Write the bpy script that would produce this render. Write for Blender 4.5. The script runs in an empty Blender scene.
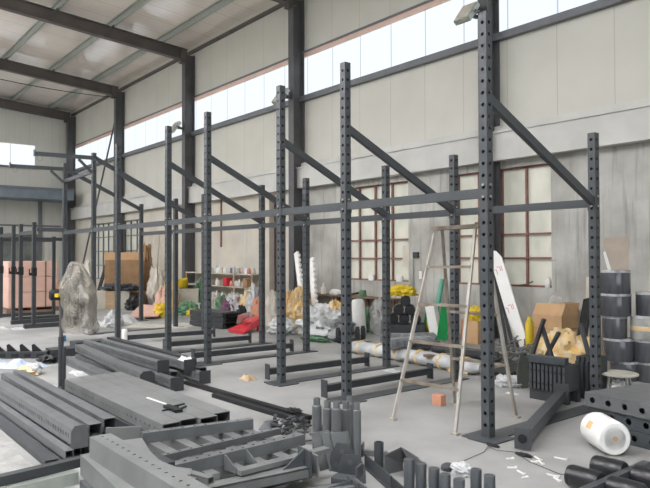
import bpy, bmesh, math, random
from mathutils import Vector, Matrix, noise

random.seed(7)
SC = bpy.context.scene
COL = SC.collection
PI = math.pi

# ------------------------------------------------------------------ camera
EYE = 1.54
FOC, PITCH, ROLL, YAW = 645.0, math.radians(1.017), math.radians(-0.189), math.radians(39.011)
_fw = Vector((-math.cos(YAW), math.sin(YAW), 0)); RIGHT = Vector((math.sin(YAW), math.cos(YAW), 0)); _up = Vector((0, 0, 1))
FWD = _fw * math.cos(PITCH) + _up * math.sin(PITCH)
UPV = _up * math.cos(PITCH) - _fw * math.sin(PITCH)

def ray(px, py):
    a, b = px - 325.0, py - 244.0
    u = math.cos(ROLL) * a + math.sin(ROLL) * b
    v = -math.sin(ROLL) * a + math.cos(ROLL) * b
    return FWD * FOC + RIGHT * u - UPV * v

def F(px, py, z=0.0):
    """point on the horizontal plane at height z"""
    d = ray(px, py); t = (z - EYE) / d.z
    return Vector((0, 0, EYE)) + d * t

def YP(px, py, y):
    """point on the vertical plane parallel to the long wall"""
    d = ray(px, py)
    return Vector((0, 0, EYE)) + d * (y / d.y)

cam = bpy.data.cameras.new('camera')
cam.sensor_width = 36.0
cam.lens = FOC / 650.0 * 36.0
cam.clip_start = 0.05; cam.clip_end = 300
co = bpy.data.objects.new('camera', cam); COL.objects.link(co)
cx_ = RIGHT * math.cos(ROLL) + UPV * math.sin(ROLL)
cy_ = -RIGHT * math.sin(ROLL) + UPV * math.cos(ROLL)
m = Matrix((cx_, cy_, -FWD)).transposed().to_4x4()
m.translation = (0, 0, EYE)
co.matrix_world = m
SC.camera = co

# ------------------------------------------------------------------ materials
def lin(c):
    out = []
    for v in c:
        v /= 255.0
        out.append(v / 12.92 if v <= 0.04045 else ((v + 0.055) / 1.055) ** 2.4)
    return (*out, 1.0)

MATS = {}
def mat(name, rgb, rough=0.6, metal=0.0, var=0.12, scale=6.0, bump=0.0, bscale=40.0, spec=0.5, rgb2=None, stretch=(1, 1, 1),
        trans=0.0, alpha=1.0, emit=0.0, detail=4.0, lo=0.35, hi=0.65):
    mt = bpy.data.materials.new(name); mt.use_nodes = True
    nt = mt.node_tree; N = nt.nodes; L = nt.links
    b = N['Principled BSDF']
    b.inputs['Roughness'].default_value = rough
    b.inputs['Metallic'].default_value = metal
    b.inputs['Specular IOR Level'].default_value = spec
    b.inputs['Transmission Weight'].default_value = trans
    b.inputs['Alpha'].default_value = alpha
    c = lin(rgb)
    c2 = lin(rgb2) if rgb2 else tuple(max(0, v * (1 - var * 2)) for v in c[:3]) + (1,)
    tc = N.new('ShaderNodeTexCoord'); mp = N.new('ShaderNodeMapping')
    mp.inputs['Scale'].default_value = stretch
    L.new(tc.outputs['Object'], mp.inputs['Vector'])
    nz = N.new('ShaderNodeTexNoise'); nz.inputs['Scale'].default_value = scale; nz.inputs['Detail'].default_value = detail
    L.new(mp.outputs['Vector'], nz.inputs['Vector'])
    mr = N.new('ShaderNodeMapRange'); mr.inputs['From Min'].default_value = lo; mr.inputs['From Max'].default_value = hi
    L.new(nz.outputs['Fac'], mr.inputs['Value'])
    mx = N.new('ShaderNodeMix'); mx.data_type = 'RGBA'
    mx.inputs['A'].default_value = c; mx.inputs['B'].default_value = c2
    L.new(mr.outputs['Result'], mx.inputs['Factor'])
    L.new(mx.outputs['Result'], b.inputs['Base Color'])
    if emit:
        b.inputs['Emission Color'].default_value = c
        b.inputs['Emission Strength'].default_value = emit
    if bump:
        nb = N.new('ShaderNodeTexNoise'); nb.inputs['Scale'].default_value = bscale; nb.inputs['Detail'].default_value = 3
        L.new(tc.outputs['Object'], nb.inputs['Vector'])
        bp = N.new('ShaderNodeBump'); bp.inputs['Strength'].default_value = bump; bp.inputs['Distance'].default_value = 0.02
        L.new(nb.outputs['Fac'], bp.inputs['Height'])
        L.new(bp.outputs['Normal'], b.inputs['Normal'])
    MATS[name] = mt
    return mt

def panel_mat(name, rgb, axis, pitch, line=0.012, rough=0.5, dark=0.75, rib=0.0, spec=0.4, ribpitch=0.0):
    """sheet panels: thin joints every `pitch` metres along `axis`, faint ribs as bump"""
    mt = mat(name, rgb, rough, var=0.03, scale=1.2, spec=spec)
    nt = mt.node_tree; N = nt.nodes; L = nt.links; b = N['Principled BSDF']
    tc = N.new('ShaderNodeTexCoord'); sp = N.new('ShaderNodeSeparateXYZ'); L.new(tc.outputs['Object'], sp.inputs[0])
    dv = N.new('ShaderNodeMath'); dv.operation = 'DIVIDE'; dv.inputs[1].default_value = pitch; L.new(sp.outputs[axis], dv.inputs[0])
    fr = N.new('ShaderNodeMath'); fr.operation = 'FRACT'; L.new(dv.outputs[0], fr.inputs[0])
    lt = N.new('ShaderNodeMath'); lt.operation = 'LESS_THAN'; lt.inputs[1].default_value = line / pitch; L.new(fr.outputs[0], lt.inputs[0])
    old = b.inputs['Base Color'].links[0].from_socket
    mx = N.new('ShaderNodeMix'); mx.data_type = 'RGBA'; mx.inputs['B'].default_value = tuple(v * dark for v in lin(rgb)[:3]) + (1,)
    L.new(lt.outputs[0], mx.inputs['Factor']); L.new(old, mx.inputs['A']); L.new(mx.outputs['Result'], b.inputs['Base Color'])
    if rib:
        wv = N.new('ShaderNodeMath'); wv.operation = 'MULTIPLY'; wv.inputs[1].default_value = 2 * PI / (ribpitch or pitch / 4); L.new(sp.outputs[axis], wv.inputs[0])
        sn = N.new('ShaderNodeMath'); sn.operation = 'SINE'; L.new(wv.outputs[0], sn.inputs[0])
        bp = N.new('ShaderNodeBump'); bp.inputs['Strength'].default_value = rib; bp.inputs['Distance'].default_value = 0.01
        L.new(sn.outputs[0], bp.inputs['Height']); L.new(bp.outputs['Normal'], b.inputs['Normal'])
    return mt

STEEL = mat('grey_powder_coat', (74, 78, 81), 0.42, 0.0, 0.06, 9, 0.06, 160, 0.5)
STEEL_MID = mat('mid_grey_powder_coat', (108, 111, 112), 0.40, 0.0, 0.1, 7, 0.06, 140, 0.5)
TAN_BOARD = mat('tan_board', (184, 170, 156), 0.7, 0, 0.06, 5)
GREEN_STEEL = mat('greenish_steel', (92, 98, 90), 0.5, 0, 0.1, 9, 0.06, 140)
STEEL_PALE = mat('pale_powder_coat', (124, 126, 125), 0.42, 0.0, 0.10, 5, 0.06, 120, 0.5)  # palest of the grey steels
STEEL_DARK = mat('charcoal_powder_coat', (62, 65, 68), 0.5, 0.0, 0.1, 9, 0.06, 160, 0.5)
BLACK = mat('black_rubber', (34, 35, 37), 0.55, 0.0, 0.15, 12, 0.05, 120, 0.4)
BLACK_GLOSS = mat('black_vinyl', (38, 39, 42), 0.32, 0.0, 0.1, 8, 0.08, 30, 0.5)
ZINC = mat('galvanised_steel', (176, 182, 174), 0.4, 0.35, 0.08, 14, 0.0)
SILVER = mat('bare_metal', (190, 190, 185), 0.35, 0.6, 0.1, 12)
COLUMN = mat('column_paint', (92, 92, 94), 0.5, 0, 0.12, 3, 0.04, 60)
BEAM = mat('beam_paint', (98, 92, 88), 0.55, 0, 0.12, 2, 0.04, 60)
CARD = mat('brown_cardboard', (206, 170, 130), 0.85, 0, 0.06, 5, 0.05, 60, 0.2)
CARD_DARK = mat('dark_cardboard', (168, 136, 104), 0.85, 0, 0.1, 5, 0.05, 60, 0.2)
WHITE = mat('white_plastic', (232, 232, 228), 0.5, 0, 0.03, 5)
FOAM = mat('white_foam', (240, 240, 237), 0.7, 0, 0.04, 7, 0.1, 30)
OFFWHITE = mat('off_white', (200, 196, 184), 0.7, 0, 0.06, 5)
YELLOW = mat('yellow_plastic', (226, 196, 44), 0.5, 0, 0.08, 7, 0.3, 18)
ORANGE = mat('amber_film', (226, 182, 100), 0.35, 0, 0.1, 9, 0.8, 14, rgb2=(222, 210, 180), lo=.3, hi=.7)
RED = mat('red_sheet', (206, 56, 66), 0.45, 0, 0.08, 5)
GREEN = mat('green_board', (34, 160, 88), 0.5, 0, 0.08, 5)
GREEN_SOFT = mat('green_plastic', (92, 136, 100), 0.5, 0, 0.15, 7, 0.3, 20)
TEAL = mat('teal_plastic', (96, 170, 146), 0.5, 0, 0.08, 5)
PINK = mat('pink_foam_board', (222, 184, 168), 0.7, 0, 0.05, 4)
RUST = mat('red_oxide_paint', (142, 104, 94), 0.65, 0, 0.12, 8, rgb2=(122, 88, 80))
WOOD = mat('pale_wood', (190, 164, 130), 0.7, 0, 0.1, 3, stretch=(1, 6, 6))
BROWN = mat('brown_wood', (136, 112, 94), 0.7, 0, 0.12, 4)
LADDER_OLD = mat('worn_steel_tube', (150, 142, 130), 0.5, 0.2, 0.15, 10, rgb2=(122, 108, 94))
LADDER_PALE = mat('pale_ladder_steel', (184, 181, 174), 0.5, 0.2, 0.12, 8, rgb2=(168, 158, 144))
FILM = mat('clear_stretch_film', (226, 226, 222), 0.25, 0, 0.05, 8, 0.5, 26, spec=0.6, alpha=0.32)
DUSTY_FILM = mat('dusty_plastic_film', (176, 170, 158), 0.35, 0, 0.15, 10, 0.6, 13, spec=0.5, alpha=0.46, rgb2=(160, 154, 142))
GREY_FILM = mat('grey_wrapped_film', (150, 154, 158), 0.3, 0, 0.2, 10, 0.8, 14, spec=0.6, rgb2=(100, 104, 108))
ROLL_FILM = mat('film_wrapped_black_rubber', (66, 68, 73), 0.16, 0, 0.2, 5, 0.12, 6, spec=0.8, rgb2=(86, 88, 93), stretch=(3, 3, 0.4))
WHITE_BAG = mat('white_plastic_bag', (208, 210, 210), 0.35, 0, 0.12, 7, 1.0, 10, spec=0.5, rgb2=(178, 180, 180))
GREY_BAG = mat('grey_plastic_sheet', (176, 176, 172), 0.4, 0, 0.12, 7, 0.9, 10, spec=0.5, rgb2=(150, 150, 148))
BLUE_BAG = mat('pale_blue_film', (190, 202, 218), 0.35, 0, 0.1, 7, 0.8, 12)
CREAM = mat('cream_plaster_board', (206, 200, 186), 0.7, 0, 0.05, 4)
PALE_RED = mat('pale_red_print', (214, 150, 140), 0.6, 0, 0.1, 40)
TERRACOTTA = mat('terracotta', (208, 150, 122), 0.8, 0, 0.08, 6)
PURPLE = mat('purple_cloth', (128, 92, 116), 0.8, 0, 0.1, 6)
BLUE = mat('blue_label', (58, 110, 150), 0.5, 0, 0.06, 6)

FLOORM = mat('concrete_floor', (168, 168, 166), 0.55, 0, 0.08, 0.9, 0.05, 30, spec=0.3, rgb2=(136, 136, 133), detail=12)
WALLPANEL = panel_mat('ivory_wall_panel', (206, 205, 195), 'X', 1.0, 0.014, 0.55, 0.72, 0.12)
WALLPANEL_Y = panel_mat('ivory_end_panel', (206, 206, 198), 'Y', 1.0, 0.014, 0.55, 0.72, 0.25)
DULL_PANEL = panel_mat('dull_grey_wall_panel', (122, 121, 116), 'X', 1.0, 0.014, 0.6, 0.72, 0.12)
ROOFM = panel_mat('glossy_roof_sheet', (240, 230, 220), 'X', 0.9, 0.02, 0.09, 0.7, 0.10, spec=1.0)
LEDGE = mat('white_painted_ledge', (206, 206, 201), 0.7, 0, 0.06, 2, 0.1, 20)
FRAMEGREY = mat('sill_paint', (112, 115, 120), 0.5, 0, 0.06, 5)
HEADORANGE = mat('orange_window_head', (228, 198, 184), 0.6, 0, 0.06, 2)
AWNING = mat('blue_grey_awning', (120, 132, 142), 0.5, 0, 0.1, 3)
DIM_DOOR = mat('grey_green_shutter', (120, 126, 120), 0.6, 0, 0.12, 2, rgb2=(86, 92, 88))
DARKRED = mat('dark_red_door', (74, 50, 48), 0.6, 0, 0.15, 3)
PANE = mat('filmed_window_pane', (214, 214, 200), 0.22, 0, 0.08, 2.2, spec=0.6, rgb2=(188, 190, 178), stretch=(1, 1, 0.5), emit=0.10)

def concrete_wall_mat():
    mt = mat('stained_concrete', (194, 194, 188), 0.8, 0, 0.1, 1.4, 0.25, 16, spec=0.2, rgb2=(160, 158, 151), detail=8)
    nt = mt.node_tree; N = nt.nodes; L = nt.links; b = N['Principled BSDF']
    old = b.inputs['Base Color'].links[0].from_socket
    tc = N.new('ShaderNodeTexCoord'); mp = N.new('ShaderNodeMapping'); mp.inputs['Scale'].default_value = (5.0, 1, 0.35)
    L.new(tc.outputs['Object'], mp.inputs['Vector'])
    nz = N.new('ShaderNodeTexNoise'); nz.inputs['Scale'].default_value = 2.2; nz.inputs['Detail'].default_value = 7
    L.new(mp.outputs['Vector'], nz.inputs['Vector'])
    mr = N.new('ShaderNodeMapRange'); mr.inputs['From Min'].default_value = 0.52; mr.inputs['From Max'].default_value = 0.72
    mr.inputs['To Max'].default_value = 0.75
    L.new(nz.outputs['Fac'], mr.inputs['Value'])
    mx = N.new('ShaderNodeMix'); mx.data_type = 'RGBA'; mx.inputs['B'].default_value = lin((138, 136, 130))
    L.new(mr.outputs['Result'], mx.inputs['Factor']); L.new(old, mx.inputs['A'])
    # older bays further down the hall keep a beige plaster coat
    sp = N.new('ShaderNodeSeparateXYZ'); L.new(tc.outputs['Object'], sp.inputs[0])
    m2 = N.new('ShaderNodeMapRange'); m2.inputs['From Min'].default_value = -12.8; m2.inputs['From Max'].default_value = -13.4
    L.new(sp.outputs['X'], m2.inputs['Value'])
    n3 = N.new('ShaderNodeTexNoise'); n3.inputs['Scale'].default_value = 1.1; n3.inputs['Detail'].default_value = 6
    L.new(tc.outputs['Object'], n3.inputs['Vector'])
    mu = N.new('ShaderNodeMath'); mu.operation = 'MULTIPLY'; L.new(m2.outputs['Result'], mu.inputs[0]); L.new(n3.outputs['Fac'], mu.inputs[1])
    mu2 = N.new('ShaderNodeMath'); mu2.operation = 'MULTIPLY'; mu2.inputs[1].default_value = 1.5; mu2.use_clamp = True; L.new(mu.outputs[0], mu2.inputs[0])
    mx2 = N.new('ShaderNodeMix'); mx2.data_type = 'RGBA'; mx2.inputs['B'].default_value = lin((206, 200, 186))
    L.new(mu2.outputs[0], mx2.inputs['Factor']); L.new(mx.outputs['Result'], mx2.inputs['A'])
    L.new(mx2.outputs['Result'], b.inputs['Base Color'])
    return mt
CONCRETE = concrete_wall_mat()

def lit_sheet(name, strength, rgb=(240, 246, 255), axis='X', pitch=1.0):
    """daylight coming through translucent sheet"""
    mt = bpy.data.materials.new(name); mt.use_nodes = True
    nt = mt.node_tree; N = nt.nodes; L = nt.links
    for n in list(N): N.remove(n)
    out = N.new('ShaderNodeOutputMaterial'); em = N.new('ShaderNodeEmission')
    tc = N.new('ShaderNodeTexCoord'); sp = N.new('ShaderNodeSeparateXYZ'); L.new(tc.outputs['Object'], sp.inputs[0])
    dv = N.new('ShaderNodeMath'); dv.operation = 'DIVIDE'; dv.inputs[1].default_value = pitch; L.new(sp.outputs[axis], dv.inputs[0])
    fr = N.new('ShaderNodeMath'); fr.operation = 'FRACT'; L.new(dv.outputs[0], fr.inputs[0])
    lt = N.new('ShaderNodeMath'); lt.operation = 'LESS_THAN'; lt.inputs[1].default_value = 0.03; L.new(fr.outputs[0], lt.inputs[0])
    mx = N.new('ShaderNodeMix'); mx.data_type = 'RGBA'
    c = lin(rgb); mx.inputs['A'].default_value = c; mx.inputs['B'].default_value = tuple(v * 0.6 for v in c[:3]) + (1,)
    L.new(lt.outputs[0], mx.inputs['Factor']); L.new(mx.outputs['Result'], em.inputs['Color'])
    em.inputs['Strength'].default_value = strength
    L.new(em.outputs[0], out.inputs[0])
    return mt
STRIP_LIT = lit_sheet('daylit_translucent_strip', 0.68, (238, 247, 255))
STRIP_BOOST = lit_sheet('brightened_translucent_strip', 2.0, (255, 250, 240))  # strip on the unseen left wall, strength raised to brighten the roof
STRIP_LIT_Y = lit_sheet('daylit_end_window', 0.68, axis='Y', pitch=1.2)
ROOF_LIT = lit_sheet('daylit_roof_sheet', 15.0, (250, 250, 255), axis='Y', pitch=1.5)

# ------------------------------------------------------------------ mesh builder
class MB:
    def __init__(s):
        s.v = []; s.f = []
    def quad(s, *p):
        n = len(s.v); s.v += [Vector(q) for q in p]; s.f.append(tuple(range(n, n + len(p))))
        return s
    def box(s, c, size, rot=None):
        c = Vector(c); hx, hy, hz = size[0] / 2, size[1] / 2, size[2] / 2
        n = len(s.v)
        for x, y, z in ((-1, -1, -1), (1, -1, -1), (1, 1, -1), (-1, 1, -1), (-1, -1, 1), (1, -1, 1), (1, 1, 1), (-1, 1, 1)):
            p = Vector((x * hx, y * hy, z * hz))
            if rot is not None: p = rot @ p
            s.v.append(c + p)
        for q in ((0, 3, 2, 1), (4, 5, 6, 7), (0, 1, 5, 4), (1, 2, 6, 5), (2, 3, 7, 6), (3, 0, 4, 7)):
            s.f.append(tuple(n + i for i in q))
        return s
    def bb(s, x0, x1, y0, y1, z0, z1):
        return s.box(((x0 + x1) / 2, (y0 + y1) / 2, (z0 + z1) / 2), (abs(x1 - x0), abs(y1 - y0), abs(z1 - z0)))
    def bar(s, a, b, w, h, up=(0, 0, 1)):
        a, b = Vector(a), Vector(b); d = (b - a); L = d.length; d.normalize()
        up = Vector(up); side = up.cross(d)
        if side.length < 1e-4: side = Vector((1, 0, 0)).cross(d)
        side.normalize(); u = d.cross(side)
        R = Matrix((d, side, u)).transposed()
        return s.box((a + b) / 2, (L, w, h), R)
    def tube(s, a, b, r0, r1=None, n=14, cap=True):
        r1 = r0 if r1 is None else r1
        a, b = Vector(a), Vector(b); d = (b - a).normalized()
        q = Vector((0, 0, 1)) if abs(d.z) < 0.9 else Vector((1, 0, 0))
        e1 = q.cross(d).normalized(); e2 = d.cross(e1)
        base = len(s.v)
        for i in range(n):
            t = 2 * PI * i / n; o = e1 * math.cos(t) + e2 * math.sin(t)
            s.v.append(a + o * r0); s.v.append(b + o * r1)
        for i in range(n):
            j = (i + 1) % n
            s.f.append((base + 2 * i, base + 2 * j, base + 2 * j + 1, base + 2 * i + 1))
        if cap:
            s.f.append(tuple(base + 2 * i for i in reversed(range(n))))
            s.f.append(tuple(base + 2 * i + 1 for i in range(n)))
        return s
    def path(s, pts, r, n=8):
        for a, b in zip(pts, pts[1:]): s.tube(a, b, r, r, n)
        return s
    def lathe(s, prof, o=(0, 0, 0), axis=(0, 0, 1), n=20):
        """prof: (radius, distance along axis)"""
        o = Vector(o); d = Vector(axis).normalized()
        q = Vector((0, 0, 1)) if abs(d.z) < 0.9 else Vector((1, 0, 0))
        e1 = q.cross(d).normalized(); e2 = d.cross(e1)
        base = len(s.v)
        for r, h in prof:
            for i in range(n):
                t = 2 * PI * i / n
                s.v.append(o + d * h + (e1 * math.cos(t) + e2 * math.sin(t)) * r)
        for k in range(len(prof) - 1):
            for i in range(n):
                j = (i + 1) % n
                s.f.append((base + k * n + i, base + k * n + j, base + (k + 1) * n + j, base + (k + 1) * n + i))
        s.f.append(tuple(base + i for i in reversed(range(n))))
        s.f.append(tuple(base + (len(prof) - 1) * n + i for i in range(n)))
        return s
    def prism(s, poly, a, b):
        """poly: list of 3-D points; swept by the vector a->b"""
        d = Vector(b) - Vector(a); n = len(s.v); k = len(poly)
        P = [Vector(p) for p in poly]
        s.v += P + [p + d for p in P]
        s.f.append(tuple(n + i for i in reversed(range(k)))); s.f.append(tuple(n + k + i for i in range(k)))
        for i in range(k):
            j = (i + 1) % k
            s.f.append((n + i, n + j, n + k + j, n + k + i))
        return s
    def blob(s, c, r, seed=0, amp=0.25, freq=2.0, nu=34, nv=22, flat=True, amp2=0.26):
        """crumpled bag / heap, flat underneath"""
        c = Vector(c); base = len(s.v); o = Vector((seed * 3.7, seed * 1.3, seed * 2.1))
        for j in range(nv + 1):
            ph = -PI / 2 + PI * j / nv
            for i in range(nu):
                t = 2 * PI * i / nu
                d = Vector((math.cos(ph) * math.cos(t), math.cos(ph) * math.sin(t), math.sin(ph)))
                k = 1 + amp * noise.noise(d * freq + o) + amp2 * noise.noise(d * freq * 3.3 + o)
                p = Vector((d.x * r[0] * k, d.y * r[1] * k, d.z * r[2] * k))
                if flat and p.z < -r[2] * 0.55: p.z = -r[2] * 0.55
                s.v.append(c + p + Vector((0, 0, r[2] * 0.55 if flat else 0)))
        for j in range(nv):
            for i in range(nu):
                k = (i + 1) % nu
                s.f.append((base + j * nu + i, base + j * nu + k, base + (j + 1) * nu + k, base + (j + 1) * nu + i))
        return s
    def crumple(s, x0, x1, y0, y1, h, seed=0, n=22, freq=5.0, rot=0.0, t=0.004):
        """thin crumpled sheet lying on z=0, with thickness"""
        cx, cy = (x0 + x1) / 2, (y0 + y1) / 2; base = len(s.v); cr, sr = math.cos(rot), math.sin(rot)
        for lay in (0, 1):
            for j in range(n + 1):
                for i in range(n + 1):
                    u, v = i / n - .5, j / n - .5
                    ed = 1 + 0.25 * noise.noise(Vector((math.atan2(v, u) * 1.5, seed, 0)))
                    x, y = u * (x1 - x0) * ed, v * (y1 - y0) * ed
                    z = h * max(0.0, 0.45 + noise.noise(Vector((x * freq, y * freq, seed * 5.1))) + 0.5 * noise.noise(Vector((x * freq * 2.7, y * freq * 2.7, seed)))) \
                        * min(1, 5 * (0.5 - abs(u))) * min(1, 5 * (0.5 - abs(v)))
                    s.v.append(Vector((cx + cr * x - sr * y, cy + sr * x + cr * y, z + t * (1 if lay else 0.1))))
        m = (n + 1) * (n + 1)
        for j in range(n):
            for i in range(n):
                a = base + j * (n + 1) + i
                s.f.append((a + m, a + 1 + m, a + n + 2 + m, a + n + 1 + m)); s.f.append((a, a + n + 1, a + n + 2, a + 1))
        for i in range(n):
            for a, b in ((i, i + 1), (n * (n + 1) + i + 1, n * (n + 1) + i), ((i + 1) * (n + 1), i * (n + 1)), (i * (n + 1) + n, (i + 1) * (n + 1) + n)):
                s.f.append((base + a, base + b, base + b + m, base + a + m))
        return s
    def perf(s, L, w, h, pitch, r, sides='+y-y+z-z', start=None, slot=1.0, M=None, ends=(True, True), t=0.004, hole_rim=0.004, v_off=0.0):
        """hollow rectangular tube along +X from 0..L (w = Y size, h = Z size) with real holes"""
        M = M or Matrix.Identity(4); start = pitch / 2 if start is None else start
        def add(pts):
            n = len(s.v); s.v += [M @ Vector(p) for p in pts]; s.f.append(tuple(range(n, n + len(pts))))
        specs = {'+y': (Vector((0, w / 2, 0)), Vector((0, 0, -1)), h), '-y': (Vector((0, -w / 2, 0)), Vector((0, 0, 1)), h),
                 '+z': (Vector((0, 0, h / 2)), Vector((0, 1, 0)), w), '-z': (Vector((0, 0, -h / 2)), Vector((0, -1, 0)), w)}
        X = Vector((1, 0, 0))
        for key, (o, vdir, wid) in specs.items():
            nrm = X.cross(vdir)
            P = lambda u, v: o + X * u + vdir * v
            hw = wid / 2
            if key not in sides:
                add([P(0, -hw), P(L, -hw), P(L, hw), P(0, hw)]); continue
            x0 = start - pitch / 2; k = int((L - x0 + 1e-6) // pitch)
            if x0 > 1e-6: add([P(0, -hw), P(x0, -hw), P(x0, hw), P(0, hw)])
            for i in range(k):
                a = x0 + i * pitch; b = a + pitch; c = (a + b) / 2
                out = [(b, v_off), (b, hw), (c, hw), (a, hw), (a, v_off), (a, -hw), (c, -hw), (b, -hw)]
                inn = [(c + r * slot * math.cos(j * PI / 4), v_off + r * math.sin(j * PI / 4)) for j in range(8)]
                n = len(s.v)
                s.v += [M @ P(*q) for q in out] + [M @ P(*q) for q in inn] + [M @ (P(*q) - nrm * hole_rim) for q in inn]
                for j in range(8):
                    jj = (j + 1) % 8
                    s.f.append((n + j, n + jj, n + 8 + jj, n + 8 + j))
                    s.f.append((n + 8 + j, n + 8 + jj, n + 16 + jj, n + 16 + j))
            e = x0 + k * pitch
            if e < L - 1e-6: add([P(e, -hw), P(L, -hw), P(L, hw), P(e, hw)])
        for x, capd, sg in ((0, ends[0], -1), (L, ends[1], 1)):
            c4 = [(-1, -1), (1, -1), (1, 1), (-1, 1)]
            O = [Vector((x, a * w / 2, b * h / 2)) for a, b in c4]
            if capd:
                add(O if sg > 0 else O[::-1])
            else:
                I = [Vector((x, a * (w / 2 - t), b * (h / 2 - t))) for a, b in c4]
                D = [p - X * sg * 0.12 for p in I]
                for i in range(4):
                    j = (i + 1) % 4
                    add([O[i], O[j], I[j], I[i]]); add([I[i], I[j], D[j], D[i]])
        return s
    def build(s, name, m, parent=None, smooth=False, loc=None, bevel=0.0, rot=None):
        """geometry is in the parent's local frame (or the world when loc is None and there is no parent); loc = new origin"""
        me = bpy.data.meshes.new(name)
        off = Vector(loc) if loc is not None else Vector((0, 0, 0))
        me.from_pydata([tuple(v - off) for v in s.v], [], s.f)
        me.update()
        if smooth:
            bm = bmesh.new(); bm.from_mesh(me); bmesh.ops.remove_doubles(bm, verts=bm.verts, dist=1e-5)
            bmesh.ops.recalc_face_normals(bm, faces=bm.faces)
            for f in bm.faces: f.smooth = True
            bm.to_mesh(me); bm.free()
            me.set_sharp_from_angle(angle=math.radians(42))
        me.materials.append(m)
        o = bpy.data.objects.new(name, me); COL.objects.link(o)
        o.location = off
        if parent is not None: o.parent = parent
        if bevel:
            b = o.modifiers.new('bevel', 'BEVEL'); b.width = bevel; b.segments = 2; b.limit_method = 'ANGLE'
        return o

def tag(o, label, cat, group=None, kind=None):
    o['label'] = label; o['category'] = cat
    if group: o['group'] = group
    if kind: o['kind'] = kind
    return o

def thing(name, label, cat, loc=(0, 0, 0), rot=(0, 0, 0), group=None):
    o = bpy.data.objects.new(name, None); COL.objects.link(o)
    o.empty_display_size = 0.1
    o.location = loc; o.rotation_euler = rot
    return tag(o, label, cat, group)

def struct(name, mb, m, label=None, smooth=False, bevel=0):
    o = mb.build(name, m, smooth=smooth, bevel=bevel); o['kind'] = 'structure'
    if label: o['label'] = label
    return o

def copy_thing(src, loc, rotz=None, label=None, group=None):
    r = src.copy(); COL.objects.link(r); r.location = loc
    if rotz is not None: r.rotation_euler = (src.rotation_euler[0], src.rotation_euler[1], rotz)
    if label: r['label'] = label
    if group: r['group'] = group
    for ch in [c for c in bpy.data.objects if c.parent == src]:
        c = ch.copy(); COL.objects.link(c); c.parent = r
        for g in [q for q in bpy.data.objects if q.parent == ch]:
            d = g.copy(); COL.objects.link(d); d.parent = c
    return r

def frame(a, b, up=(0, 0, 1)):
    """matrix with local X from a to b, Z near up"""
    a, b = Vector(a), Vector(b); d = (b - a).normalized(); up = Vector(up)
    side = up.cross(d).normalized(); u = d.cross(side)
    m = Matrix((d, side, u)).transposed().to_4x4(); m.translation = a
    return m

SC.view_settings.view_transform = 'Standard'
SC.view_settings.look = 'None'
SC.view_settings.exposure = 0.74
SC.view_settings.gamma = 1.0
SC.view_settings.use_curve_mapping = False
SC.cycles.max_bounces = 10
SC.cycles.diffuse_bounces = 6
SC.cycles.caustics_reflective = False
SC.cycles.caustics_refractive = False

# ================================================================== the hall
WY = 9.95          # inner face of the long wall
XF, XN = -31.3, 8.0
YL = -14.0
RIDGE = -2.0
def roof_z(y): return 8.44 + 0.077 * (WY - (y if y > RIDGE else 2 * RIDGE - y))

struct('floor', MB().bb(XF - .3, XN + .3, YL - .3, WY + .3, -0.2, 0), FLOORM)

# long wall: concrete below with window openings, ledge, panels, lit strip, panels
openings = [(-8.22, -6.13, 0.97, 3.12), (-11.62, -9.48, 0.97, 3.12), (-5.0 + 1.2, -1.7, 0.97, 3.12), (0.2, 2.3, 0.97, 3.12), (-14.75, -13.95, 0.0, 3.12),
            (-28.7, -23.3, 0.55, 2.95)]
mb = MB()
cuts = sorted(set([XF, XN] + [v for o in openings for v in o[:2]]))
for a, b in zip(cuts, cuts[1:]):
    ops = [o for o in openings if o[0] <= a + 1e-6 and o[1] >= b - 1e-6]
    if not ops: mb.bb(a, b, WY, WY + .3, 0, 3.25)
    else:
        o = ops[0]
        if o[2] > 0: mb.bb(a, b, WY, WY + .3, 0, o[2])
        mb.bb(a, b, WY, WY + .3, o[3], 3.25)
struct('wall_right', mb, CONCRETE)
struct('wall_right_beam', MB().bb(XF, XN, WY - .20, WY + .3, 3.25, 3.74), LEDGE)
struct('wall_right_ledge', MB().bb(XF, XN, WY - .23, WY + .3, 3.74, 3.78).bb(XF, XN, WY - .06, WY + .3, 3.78, 3.90), LEDGE)
struct('wall_right_lower_panels', MB().bb(XF, XN, WY, WY + .12, 3.90, 5.47), WALLPANEL)
struct('trim_1', MB().bb(XF, XN, WY - .12, WY + .12, 5.47, 5.60), FRAMEGREY, 'grey steel sill rail under the bright window strip')
struct('window_1', MB().bb(XF, XN, WY + .02, WY + .05, 5.60, 6.60), STRIP_LIT, 'long bright strip of translucent glazing high on the wall')
struct('trim_2', MB().bb(XF, XN, WY - .03, WY + .12, 6.60, 6.71), HEADORANGE, 'orange head flashing above the bright window strip')
struct('trim_3', MB().bb(XF, XN, WY - .05, WY + .12, 6.71, 6.76), FRAMEGREY)
struct('wall_right_upper_panels', MB().bb(XF, XN, WY, WY + .12, 6.76, 8.5), WALLPANEL)
struct('trim_4', MB().bb(XF, XN, WY - .10, WY, 8.20, 8.28), BEAM, 'dark eaves strut where wall and roof meet')

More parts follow.
